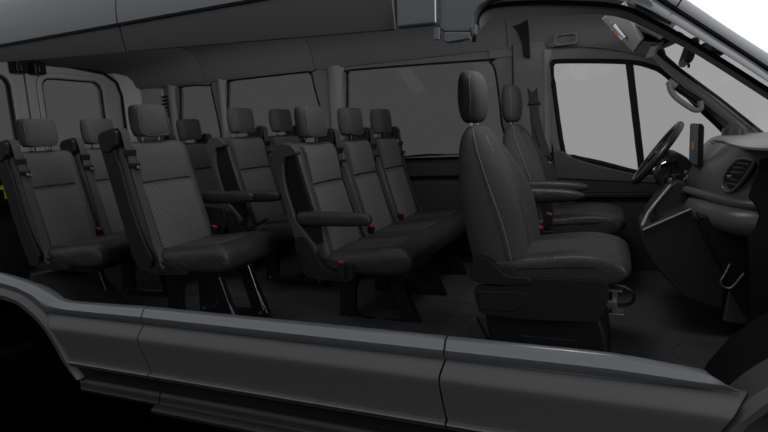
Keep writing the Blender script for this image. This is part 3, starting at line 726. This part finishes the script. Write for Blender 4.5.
# far front door
inner = smooth_poly(wins['d'], 5); outer = []
for i in range(len(inner)):
    a, b = Vector(inner[i-1]), Vector(inner[(i+1) % len(inner)]); t = (b-a).normalized(); n = Vector((t.y, -t.x))
    q = Vector(inner[i])+n*.055
    if (q-Vector((.55, 1.9))).length < (Vector(inner[i])-Vector((.55, 1.9))).length: q = Vector(inner[i])-n*.055
    outer.append((q.x, q.y))
fdr = P(MB().ring(outer, inner, YF+.002, YF+.05), 'far_front_door', 'liner')
P(MB().box((.41, YF+.022, 2.315), (.66, .02, .20)), 'door_head', 'liner', fdr)
P(MB().box((-.165, YF-.012, 2.325), (.15, .012, .09)), 'pillar_head_trim', 'liner')
P(MB().box((.150, YF+.060, 1.70), (.07, .01, .16)), 'post_seal', 'rubber', fdr)
P(MB().box((.065, YF+.045, 1.83), (.14, .02, 1.05)).box((.10, YF+.066, 1.47), (.26, .02, .37)), 'door_post', 'trim_dark', fdr)
P(MB().tube([(x, YF+.008, z) for x, z in inner], .015, 8, closed=True), 'window_seal', 'rubber', fdr)
cx = (bx['d'][0]+bx['d'][1])/2; cz = (bx['d'][2]+bx['d'][3])/2
P(MB().prism([(cx+(x-cx)*1.02, cz+(z-cz)*1.02) for x, z in inner], YF+.052, YF+.056), 'door_window', 'glass_front', fdr, smooth=False)
P(MB().prism([wz(625.5, 62), wz(633, 62), wz(646, 175), wz(639, 175)], YF+.0, YF+.05), 'window_divider', 'rubber', fdr)
P(MB().prism([wz(553, 150), wz(563, 151), wz(574, 158), wz(602, 166), wz(642, 175), wz(660, 174), wz(660, 183), wz(556, 178)], YF-.04, YF+.02), 'door_top_trim', 'door_trim', fdr, bevel=.008)
P(MB().box((.72, YF-.0, 1.215), (1.15, .06, .60)), 'door_card', 'trim_dark', fdr, bevel=.02)
P(MB().box((.55, YF-.05, 1.40), (.55, .05, .035)), 'door_armrest', 'shell', fdr, bevel=.012)
p = at(652, 195, Y=YF-.03)
P(MB().box((p.x, YF-.045, p.z), (.09, .02, .022)), 'door_pull', 'steel', fdr, bevel=.006)
P(MB().box((.72, .995, 1.03), (1.25, .02, .85)), 'outer_skin', 'paint', fdr)
# far windscreen pillar with grab handle
ap = smooth_poly([(640, 40), (652, 50), (668, 65), (690, 83), (722, 109), (755, 134), (800, 168)], 3, False)
secs = []
for x, y in ap:
    a = at(x, y, Y=.88); secs.append([(a.x, .93, a.z-.045), (a.x, .875, a.z-.050), (a.x, .855, a.z-.01), (a.x, .86, a.z+.03), (a.x, .90, a.z+.04), (a.x, .93, a.z+.02)])
pl = P(MB().loft(secs), 'windscreen_pillar', 'trim', sub=1)
hp = [(669, 82), (670.5, 90), (676, 97.5), (686, 105), (695, 110), (701, 108.5), (700, 101)]
P(MB().tube(smooth_poly([tuple(at(x, y, Y=.83)) for x, y in hp], 4, False), .015, 10), 'grab_handle', 'trim', pl)
P(MB().tube([tuple(at(672, 84, Y=.87)), tuple(at(700, 103, Y=.87))], .020, 8), 'handle_recess', 'dark', pl)
P(MB().tube([tuple(at(668, 81, Y=.85)), tuple(at(676, 87, Y=.85))], .02, 8), 'handle_mount', 'trim', pl)

# windscreen
def wsx(y, z):  # x of the screen surface
    far = .695+(2.25-z)*.96; near = .645+(2.15-z)/.83; t = (y+.86)/1.79
    return near*(1-t)+far*t+.045*(1-(y/.93)**2)
def wtop(y): return 2.27-.14*(1-(y+.86)/1.79)
ny, nz = 12, 6; secs = []
for j in range(nz+1):
    secs.append([(wsx(y, wtop(y)-(wtop(y)-1.52)*j/nz), y, wtop(y)-(wtop(y)-1.52)*j/nz) for y in [-.86+1.81*i/ny for i in range(ny+1)]])
P(MB().loft(secs, closed=False, cap=False), 'windscreen', 'glass_screen')
S = [[(wsx(y, wtop(y))-.03, y, wtop(y)-.025), (wsx(y, wtop(y))+.004, y, wtop(y)+.005), (wsx(y, wtop(y))-.06, y, wtop(y)+.06), (wsx(y, wtop(y))-.13, y, wtop(y)+.03)] for y in [-.86+1.74*i/10 for i in range(11)]]
P(MB().loft(S), 'windscreen_header', 'trim')
fr_ = [tuple(at(x, y, Y=.84)) for x, y in ((655, 47), (661, 52), (664, 57), (680, 70), (720, 99), (775, 143))]
P(MB().tube(fr_, [.012, .022, .014, .010, .008, .008], 6), 'windscreen_seal', 'rubber')
P(MB().tube([(wsx(y, wtop(y)-.03)-.012, y, wtop(y)-.03) for y in [-.2+1.05*i/10 for i in range(11)]], .02, 6), 'windscreen_seal', 'rubber')
# rear-view mirror
c = at(688.5, 53, Y=.0)
mir = P(MB().prism(rrect(0, 0, .05, .10, .02), -.11, .11, lambda x, y, z: tuple(Vector((c.x, y, c.z))+Ry(.30) @ Vector((x*.7, 0, z)))), 'rear_view_mirror', 'dark', bevel=.008, seg=3)
P(MB().tube([(c.x+.01, 0, c.z+.01), (c.x+.05, 0, c.z+.012), (c.x+.10, 0, c.z+.03)], .018, 10), 'mirror_stalk', 'dark', mir)
P(MB().box((c.x+.085, 0, c.z+.005), (.09, .08, .035), Ry(.3)), 'sensor_cover', 'dark', mir, bevel=.01)
P(MB().tube([(c.x-.0, -.02, c.z-.045), (c.x-.0, -.02, c.z-.062)], .005, 6), 'dimming_lever', 'dark', mir)

# sun visor with warning label, and header console
vA, vB, vC, vD = at(601, 19, Y=.05), at(633.5, 53, Y=.05), at(641, 42, Y=-.2), at(622, 4, Y=-.2)
nrm = (vB-vA).cross(vD-vA).normalized()
if nrm.dot(CAM-vA) < 0: nrm = -nrm
vis = P(MB().loft([[vA, vB, vC, vD], [p-nrm*.02 for p in (vA, vB, vC, vD)]]), 'sun_visor', 'liner', bevel=.005, seg=3)
def lab(u0, u1, w0, w1, mat, nm):
    f = lambda u, w: (vA*(1-u)+vB*u)*(1-w)+(vD*(1-u)+vC*u)*w
    q = [f(u0, w0), f(u1, w0), f(u1, w1), f(u0, w1)]
    P(MB().loft([[a+nrm*.002 for a in q], [a+nrm*.0005 for a in q]]), nm, mat, vis)
lab(.27, .64, .22, .34, 'label', 'warning_label'); lab(.53, .63, .05, .11, 'label', 'warning_label')
for u, w in ((.18, .20), (.31, .02), (.42, .04), (.49, .04)): lab(u, u+.04, w, w+.06, 'orange', 'warning_mark')
hc = [(622, 15), (632, 10), (660, 24), (668, 38), (660, 45), (640, 44)]
con = P(MB().prism(xz(hc, .1), .02, .42), 'overhead_console', 'trim_dark', bevel=.012, seg=3)
P(MB().prism(xz([(643, 38), (657, 39), (655, 42.5), (642, 41)], .0), .0, .03), 'console_switch', 'dark', con, bevel=.003)
P(MB().tube([tuple(at(637, 21, Y=.0)), tuple(at(641, 27, Y=-.02)), tuple(at(652, 25, Y=-.02))], .008, 8), 'visor_clip', 'trim', con)
P(MB().prism(xz([(651, 42), (667, 31), (671, 33), (657, 50), (648, 52)], .3), .10, .6), 'header_trim', 'trim', con, bevel=.01)

# driver belt on the far pillar
bt_ = P(MB().prism(xz([(528, 88), (531, 92), (534, 92), (537, 88), (538, 99), (541, 104), (528, 105), (530, 99)], .87), .845, .868), 'seat_belt', 'dark', bevel=.004)
P(MB().strap([at(533, 97, Y=.86), at(536, 118, Y=.86), at(541, 138, Y=.85), at(548, 158, Y=.83), at(554, 182, Y=.80)], .045, axis=(1, 0, .2)), 'belt_webbing', 'web', bt_)
P(MB().strap([at(532, 100, Y=.872), at(535, 130, Y=.872), at(538, 160, Y=.872), at(540, 185, Y=.872)], .045, axis=(1, 0, 0)), 'belt_return', 'web', bt_)
p = at(548, 159, Y=.82)
P(MB().box(p, (.05, .02, .045), Ry(.3)), 'belt_tongue', 'dark', bt_, bevel=.005)
P(MB().box(p+Vector((.005, -.012, -.03)), (.028, .008, .03), Ry(.3)), 'tongue_plate', 'steel', bt_, bevel=.002)

# ---- rear doors seen from inside
XR = -3.36
def rdoor(y0, y1, wy0, wy1, name):
    out = [(y0, .90), (y1, 1.0), (y1, 2.33), (y1-.10 if y1 > .5 else y1, 2.47), (y0+(.10 if y0 < -.5 else 0), 2.47), (y0, 2.33)]
    cx, cz = (wy0+wy1)/2, 2.03
    inner = rrect(cx, cz, wy1-wy0, .70, .07, 5)
    outer = []
    for x, z in inner:
        dx, dz = x-cx, z-cz; t = 1e9
        if dx > 1e-6: t = min(t, (y1-cx)/dx)
        if dx < -1e-6: t = min(t, (y0-cx)/dx)
        if dz > 1e-6: t = min(t, (2.52-cz)/dz)
        if dz < -1e-6: t = min(t, (.90-cz)/dz)
        outer.append((cx+dx*t, cz+dz*t))
    for c in ((y0, .90), (y0, 2.52), (y1, .90), (y1, 2.52)):
        i = min(range(len(outer)), key=lambda k: (outer[k][0]-c[0])**2+(outer[k][1]-c[1])**2); outer[i] = c
    m = MB().ring(outer, inner, XR-.04, XR); m.v = [(y, x, z) for x, y, z in m.v]
    d_ = P(m, name, 'trim', bevel=.008, seg=3)
    m = MB().prism([(cx+(a-cx)*1.04, cz+(b-cz)*1.04) for a, b in inner], XR-.046, XR-.042); m.v = [(y, x, z) for x, y, z in m.v]
    P(m, 'rear_window', 'glass_door', d_, smooth=False)
    P(MB().tube([(XR+.002, a, b) for a, b in inner], .006, 6, closed=True), 'window_seal', 'rubber', d_)
    m = MB().ring(rrect(cx, cz, wy1-wy0+.09, .79, .10, 5), rrect(cx, cz, wy1-wy0+.015, .715, .075, 5), XR, XR+.02); m.v = [(y, x, z) for x, y, z in m.v]
    P(m, 'inner_trim', 'trim', d_, bevel=.008, seg=3)
    P(MB().box((XR+.02, (y0+y1)/2, 1.30), (.04, abs(y1-y0)-.08, .55)), 'lower_trim', 'trim_dark', d_, bevel=.02)
    return d_
rdoor(.012, .80, .12, .62, 'rear_door'); d2 = rdoor(-.80, .0, -.62, -.12, 'rear_door')
P(MB().box((XR-.03, .0, 1.7), (.02, .05, 1.5)), 'door_gap', 'rubber')
# latches at the head of the doors
for y in (-.06, .07):
    p = P(MB().box((XR+.05, y, 2.44), (.08, .09, .085)), 'door_latch', 'dark', bevel=.012, seg=3)
    P(MB().box((XR+.095, y, 2.43), (.012, .04, .045)), 'latch_tongue', 'metal_black', p, bevel=.004)
P(MB().box((XR+.04, .0, 2.495), (.10, .36, .02)), 'latch_rail', 'dark', bevel=.006)
# corner post and head trim at the far rear
S = []
for z in (.95, 1.6, 2.2, 2.36, 2.46):
    k = 0 if z < 2.3 else (z-2.3)
    S.append([(XR-.02, .80-k*.5, z), (XR+.03, .81-k*.5, z), (XR+.07, .86-k*.4, z), (XR+.12, .925-k*.3, z), (XR+.37, YF, z), (XR+.37, YF+.03, z), (XR-.02, YF+.03, z)])
P(MB().loft(S), 'corner_post', 'trim')
P(MB().tube([(XR+.03, .795, 1.0), (XR+.03, .795, 2.28), (XR+.03, .76, 2.39), (XR+.03, .65, 2.455), (XR+.03, .3, 2.49), (XR+.03, -.3, 2.495)], .011, 8), 'door_seal', 'rubber')
P(MB().box((-3.15, YF-.0, 1.95), (.30, .025, .74)), 'rear_quarter_trim', 'trim', bevel=.01)
m = MB()
for k in range(6): m.box((at(168, 105, Y=YF).x, YF-.016, 2.10+.03*k), (.09, .012, .014), Rx(.4))
P(m, 'extractor_vent', 'trim_dark')
# rear tow label on the near corner: black recess with a yellow mark
p = at(1, 191.5, X=-2.85)
sg = P(MB().box((p.x, p.y, p.z), (.03, .19, .16)), 'jack_stowage', 'shell', bevel=.012)
P(MB().box((p.x+.012, p.y+.01, p.z), (.012, .13, .115)), 'stowage_recess', 'rubber', sg, bevel=.004)
P(MB().box((p.x+.020, p.y+.012, p.z+.020), (.004, .080, .016)).box((p.x+.020, p.y+.018, p.z-.016), (.004, .028, .056)).box((p.x+.020, p.y+.044, p.z+.031), (.004, .014, .010)).box((p.x+.020, p.y-.0, p.z+.031), (.004, .018, .010)), 'yellow_symbol', 'yellow', sg)
P(MB().box((p.x-.10, p.y-.0, 1.35), (.06, .30, .80)), 'rear_lower_trim', 'trim_dark', bevel=.03)
# ---- dashboard
dtop = [(695, 133, .1), (712, 134, -.05), (728, 141, -.2), (745, 150, -.35), (768, 152, -.5)]
LV = [(1.42, [(.845, .12), (.85, -.05), (.865, -.18), (.89, -.30), (.93, -.40), (1.0, -.46), (1.14, -.49)]),
      (1.56, [(.83, .12), (.832, -.05), (.85, -.18), (.88, -.30), (.925, -.40), (1.0, -.46), (1.14, -.49)]),
      (1.65, [(.87, .12), (.855, -.05), (.872, -.18), (.907, -.30), (.955, -.40), (1.03, -.47), (1.15, -.50)]),
      (1.722, [(.935, .12), (.915, -.05), (.918, -.18), (.932, -.30), (.968, -.41), (1.04, -.49), (1.15, -.52)])]
def plan(z, top=False):
    """outline of the upper dashboard seen from above at height z"""
    f = [(.955, .12), (.938, -.08), (.930, -.28), (.931, -.44), (.958, -.555), (1.06, -.62), (1.20, -.64)] if top else None
    if f is None:
        for (z0, a), (z1, b) in zip(LV, LV[1:]):
            if z <= z1: break
        t = (z-z0)/(z1-z0); f = [(p[0]+(q[0]-p[0])*t, p[1]+(q[1]-p[1])*t) for p, q in zip(a, b)]
    x0 = f[0][0]
    front = [(x0+.10, .86), (x0+.05, .66), (x0+.0, .50), (x0-.01, .34), (x0-.01, .22)]+smooth_poly(f, 3, False)
    back = [(1.26, f[-1][1]), (1.33, -.35), (1.37, 0), (1.36, .4), (1.30, .86)]
    return [(x, y, z) for x, y in front+back]
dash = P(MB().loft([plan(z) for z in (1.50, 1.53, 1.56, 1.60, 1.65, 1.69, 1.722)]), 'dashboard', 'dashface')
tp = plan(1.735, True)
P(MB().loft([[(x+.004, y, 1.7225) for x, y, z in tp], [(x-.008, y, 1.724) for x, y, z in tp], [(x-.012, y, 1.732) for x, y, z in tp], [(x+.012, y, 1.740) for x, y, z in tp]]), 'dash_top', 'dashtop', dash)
P(MB().loft([plan(1.42), plan(1.50)]), 'lower_dash', 'dark', dash)
q = at(734, 127, Y=.62)
P(MB().tube([(q.x, .62, 1.735), (q.x, .62, q.z-.01), (q.x, .62, q.z+.028)], [.055, .052, .018], 20), 'tweeter', 'dashface', dash, bevel=.008)
# passenger air vent
def onface(x, y, Y): return at(x, y, Y=Y)
vr = [at(x, y, Y=Y) for x, y, Y in ((740.5, 160.5, -.33), (752.5, 160.5, -.41), (756, 165, -.43), (737, 190.5, -.365), (725.5, 189, -.285), (728.5, 173.5, -.285))]
vn = Vector((-.72, -.62, .28)).normalized()
va = P(MB().loft([[p-vn*.03 for p in vr], [p+vn*.010 for p in vr]]), 'air_vent', 'rubber', dash)
m = MB()
for (xa, ya, xb, yb) in ((739, 164, 752, 165.5), (736, 168.5, 750, 170), (733, 173, 747, 174.5), (730, 179.5, 743, 182), (728, 184.5, 740, 186)):
    ta, tb = (189-ya)/29, (190-yb)/26
    m.tube([at(xa, ya, Y=-.285-.045*ta)+vn*.012, at(xb, yb, Y=-.36-.05*tb)+vn*.012], .006, 6, .6)
P(m, 'vent_louvres', 'cloth_dark', dash)
rim_ = smooth_poly([tuple(p+vn*.012) for p in vr], 4)
P(MB().tube(rim_, .0065, 8, closed=True), 'vent_rim', 'dashface', dash)
p = at(734, 177.5, Y=-.31)
P(MB().box(p+vn*.024, (.016, .012, .009)), 'vent_tab', 'chrome', dash, bevel=.002)
P(MB().prism(xz([(759, 158), (800, 156), (800, 335), (752, 330), (747, 238), (755, 228), (759, 216), (755, 205), (748, 197), (757, 168)], -.505), -.52, -.50), 'dash_end_shade', 'rubber', dash, bevel=.004)  # shade on the dash's near end, put in as a black panel
# lower roll above the glovebox
rl = [(.825, .13), (.83, 0), (.845, -.14), (.872, -.27), (.912, -.37), (.98, -.435), (1.1, -.47), (1.3, -.48)]
P(MB().tube(smooth_poly([(x, y, 1.462) for x, y in rl], 4, False), .052, 18), 'dash_roll', 'dashface', dash)
P(MB().tube(smooth_poly([(.785, .12, 1.532), (.795, 0, 1.532), (.835, -.14, 1.53), (.872, -.27, 1.528), (.92, -.385, 1.526), (.985, -.455, 1.526), (1.1, -.495, 1.526), (1.3, -.51, 1.526)], 4, False), .018, 12), 'shelf_edge', 'dashface', dash)
# glovebox mass
gb = P(MB().prism(xz([(698, 214), (780, 228), (790, 300), (742, 312), (724, 275), (708, 243)], -.30), -.33, .0), 'glovebox', 'dark', dash, bevel=.01)
P(MB().prism(xz([(700, 221), (704, 223), (709, 238), (706, 241)], -.34), -.342, -.33), 'glovebox_switch', 'shell', dash, bevel=.002)
# centre console
cs = smooth_poly([(643, 229), (641, 236), (645, 250), (655, 266), (670, 283), (687, 299)], 3, False)+[(722, 310), (725, 290), (722, 270), (708, 243), (699, 216), (691, 209)]
cc_ = P(MB().prism(xz(cs, -.16), -.16, .22), 'centre_console', 'trim_dark', bevel=.010, seg=3)
P(MB().tube([tuple(at(643, 230, Y=-.165)), tuple(at(691, 209, Y=-.165))], .0045, 8), 'tray_edge', 'trim', cc_)
up_ = [(642, 227), (646, 214), (656, 201), (668, 186), (676, 180), (686, 182), (690, 192), (693, 208)]
P(MB().prism(xz(up_, .02), .0, .24), 'upper_console', 'trim_dark', cc_, bevel=.012, seg=3)
P(MB().tube([tuple(at(642, 226, Y=-.15)), tuple(at(648, 213, Y=-.04)), tuple(at(655, 204, Y=.0)), tuple(at(671, 185, Y=.0))], .0065, 8), 'console_rail', 'trim', cc_)
P(MB().tube([tuple(at(652, 222, Y=-.10)), tuple(at(663, 219, Y=-.06))], .018, 12, .5), 'cup_holder', 'dark', cc_)
for (x, y) in ((688, 199), (690, 205)):
    P(MB().box(at(x, y, Y=-.02), (.018, .02, .022), Ry(.2)), 'switch', 'shell', cc_, bevel=.003)
P(MB().tube([tuple(at(684, 192, Y=-.03)), tuple(at(685, 203, Y=-.03))], .012, 8), 'grip', 'shell', cc_)
# instrument side with knobs
kn = at(671.5, 180, Y=.08)
ik = P(MB().tube([kn+Vector((.03, .02, 0)), kn+Vector((-.005, -.012, 0))], .026, 20), 'control_dial', 'dark', dash, bevel=.004)
P(MB().tube([kn+Vector((-.003, -.012, 0)), kn+Vector((-.010, -.020, 0))], .011, 16), 'dial_cap', 'steel', dash, bevel=.002)
for (x, y, r_) in ((687, 172, .007), (688.5, 176.5, .008), (686, 179, .006), (714, 143, .005), (712, 141, .004)):
    q = at(x, y, Y=.02)
    P(MB().tube([q, q+Vector((-.008, -.012, 0))], r_, 10), 'control_button', 'steel', dash, bevel=.001)
q = at(683.7, 186.5, Y=.02); P(MB().box(q, (.006, .006, .006)), 'warning_light', 'red', dash)
P(MB().tube([tuple(at(672, 188, Y=.02)), tuple(at(679, 186, Y=.02)), tuple(at(686, 189, Y=.02))], .0025, 6), 'trim_strip', 'steel', dash)
# gear lever
gl = [(659, 166), (665, 162), (669, 166), (668, 174), (664, 180), (662, 190), (658, 197)]
P(MB().tube(smooth_poly([tuple(at(x, y, Y=.14)) for x, y in gl], 4, False), [.012+.008*math.sin(min(1, k/8)*3.1) for k in range(25)], 10), 'gear_lever', 'dark', dash)
P(MB().tube(smooth_poly([tuple(at(x, y, Y=.115)) for x, y in ((659, 171), (661, 165), (666, 162))], 4, False), .004, 8), 'gear_lever_trim', 'chrome', dash)
P(MB().tube([tuple(at(659, 195, Y=.13)), tuple(at(655, 200, Y=.13)), tuple(at(653, 206, Y=.13))], .004, 8), 'gear_lever_trim', 'chrome', dash)
# binnacle
P(MB().prism(xz([(660, 158), (667, 152), (676, 151), (684, 156), (692, 165), (694, 190), (664, 196), (655, 178)], .42), .28, .60), 'instrument_binnacle', 'dark', dash, bevel=.015, seg=3)
# screen
sc_ = P(MB().prism(xz([(698, 124), (702, 123.5), (704.5, 127), (703, 166), (697, 166)], -.0), .0, .26), 'touch_screen', 'dark', dash, bevel=.004)
sfp = [at(697.5, 125, Y=.0), at(698.6, 125, Y=.0), at(697.4, 165, Y=.0), at(696.3, 165, Y=.0)]
P(MB().prism([(p.x, p.z) for p in sfp], -.004, .25), 'screen_glass', 'screen', dash)
q = at(694.6, 145.5, Y=.12); P(MB().box((at(697.2, 145, Y=.0).x-.002, .12, q.z), (.003, .06, .032)), 'screen_icon', 'orange', dash)
# steering wheel
c = Vector((.705, .44, 1.668)); ax = Vector((.195, 0, .271)).normalized(); ay = Vector((0, 1, 0)); nz_ = ax.cross(ay)
sw = P(MB().tube([c+ax*.172*math.cos(a)+ay*.172*math.sin(a) for a in [2*math.pi*k/48 for k in range(48)]], .0165, 12, closed=True), 'steering_wheel', 'leather')
P(MB().tube([c+ax*.160*math.cos(a)+ay*.160*math.sin(a)-nz_*.015 for a in [math.radians(d) for d in range(200, 250, 5)]], .004, 6), 'spoke_trim', 'chrome', sw)
n_ = nz_ if nz_.x > 0 else -nz_
P(MB().tube([c-n_*.02, c+n_*.03], .062, 20), 'wheel_hub', 'dark', sw, bevel=.015)
for a in (90, 270, 180):
    a = math.radians(a); e = ax*math.cos(a)+ay*math.sin(a)
    P(MB().tube([c+e*.04, c+e*.165], [.026, .014], 8, .6), 'spoke', 'dark', sw)
P(MB().tube([c+n_*.02, c+n_*.28+Vector((0, 0, -.02))], [.045, .065], 14), 'steering_column', 'dark', sw)
P(MB().tube([c+n_*.06, c+n_*.07+Vector((-.0, -.19, .02))], [.008, .011], 8), 'stalk', 'dark', sw)
# firewall, pedals, footwell bracket
P(MB().prism([(1.22, .90), (1.30, .90), (1.35, 1.5), (1.27, 1.5), (1.18, 1.12)], -.85, .90), 'bulkhead', 'trim_dark')
P(MB().tube(smooth_poly([tuple(at(x, y, Y=-.36)) for x, y in ((730, 264), (725, 274), (721, 281), (723, 286), (729, 288), (734, 285), (744, 273))], 4, False), .0045, 8), 'footwell_bracket', 'steel')
P(MB().loft([[at(728, 290, Y=-.15), at(760, 290, Y=-.15), at(770, 330, Y=-.2), at(722, 322, Y=-.2)], [at(728, 290, Y=.02), at(760, 290, Y=.02), at(770, 330, Y=.02), at(722, 322, Y=.02)]]), 'footwell_lining', 'trim_dark', bevel=.01)
P(MB().tube([tuple(at(605, 272, Y=.40)), tuple(at(628, 262, Y=.46)), tuple(at(631, 253, Y=.46))], .005, 8), 'lever', 'steel')

# ------------------------------------------------------------------ setting
me = MB().box((0, -5.2, .19), (16, 14.0, .02)).build('studio_floor', 'studio', None, smooth=False); me['kind'] = 'structure'
def clean():
    for o in bpy.data.objects:
        if '_base' in o: del o['_base']
clean()
nt = W.node_tree; N_ = nt.nodes; L_ = nt.links; bg = N_['Background']; bg.inputs[1].default_value = 1.05
# white studio beyond the van, dim studio on the viewer's side
tc = N_.new("ShaderNodeTexCoord"); sp = N_.new("ShaderNodeSeparateXYZ"); L_.new(tc.outputs["Generated"], sp.inputs[0])
mr = N_.new("ShaderNodeMapRange"); mr.interpolation_type = 'SMOOTHSTEP'
mr.inputs["From Min"].default_value = -.25; mr.inputs["From Max"].default_value = .25
mr.inputs["To Min"].default_value = .10; mr.inputs["To Max"].default_value = 1
L_.new(sp.outputs["Y"], mr.inputs["Value"])
mz = N_.new("ShaderNodeMapRange"); mz.interpolation_type = 'SMOOTHSTEP'
mz.inputs["From Min"].default_value = .0; mz.inputs["From Max"].default_value = .34
mz.inputs["To Min"].default_value = 0; mz.inputs["To Max"].default_value = .52
L_.new(sp.outputs["Z"], mz.inputs["Value"])
mm_ = N_.new("ShaderNodeMath"); mm_.operation = 'MAXIMUM'; L_.new(mr.outputs["Result"], mm_.inputs[0]); L_.new(mz.outputs["Result"], mm_.inputs[1])
L_.new(mm_.outputs[0], bg.inputs[0])
def lamp(name, loc, aim, w, h, power):
    d = bpy.data.lights.new(name, 'AREA'); d.shape = 'RECTANGLE'; d.size = w; d.size_y = h; d.energy = power; d.color = (1, 1, 1)
    o = bpy.data.objects.new(name, d); COL.objects.link(o); o.location = loc
    o.rotation_euler = (Vector(aim)-Vector(loc)).to_track_quat('-Z', 'Y').to_euler(); return o
for x in (.05, -.75, -1.5, -2.25): lamp('cabin_fill', (x+.1, -.40, 2.50), (x-.75, .25, 1.75), .4, .7, 4.5)  # fill lights added under the roof to brighten the seat rows
lamp('cabin_fill', (.34, -.35, 2.46), (-.3, .2, 1.6), .3, .6, 3.6)
lamp('cabin_fill', (.28, -.25, 2.46), (1.15, .45, 1.75), .3, .6, 3.2)  # added fill for the dash and far windscreen pillar
lamp('front_rim_light', (4.2, -2.3, 2.8), (-.6, -.2, 1.7), 1.6, 1.0, 60)  # unseen light added ahead of the van for rim highlights
scene.view_settings.view_transform = 'Standard'; scene.view_settings.look = 'None'; scene.view_settings.exposure = 0; scene.view_settings.gamma = 1
scene.cycles.max_bounces = 8; scene.cycles.transparent_max_bounces = 12
scene.cycles.use_denoising = True
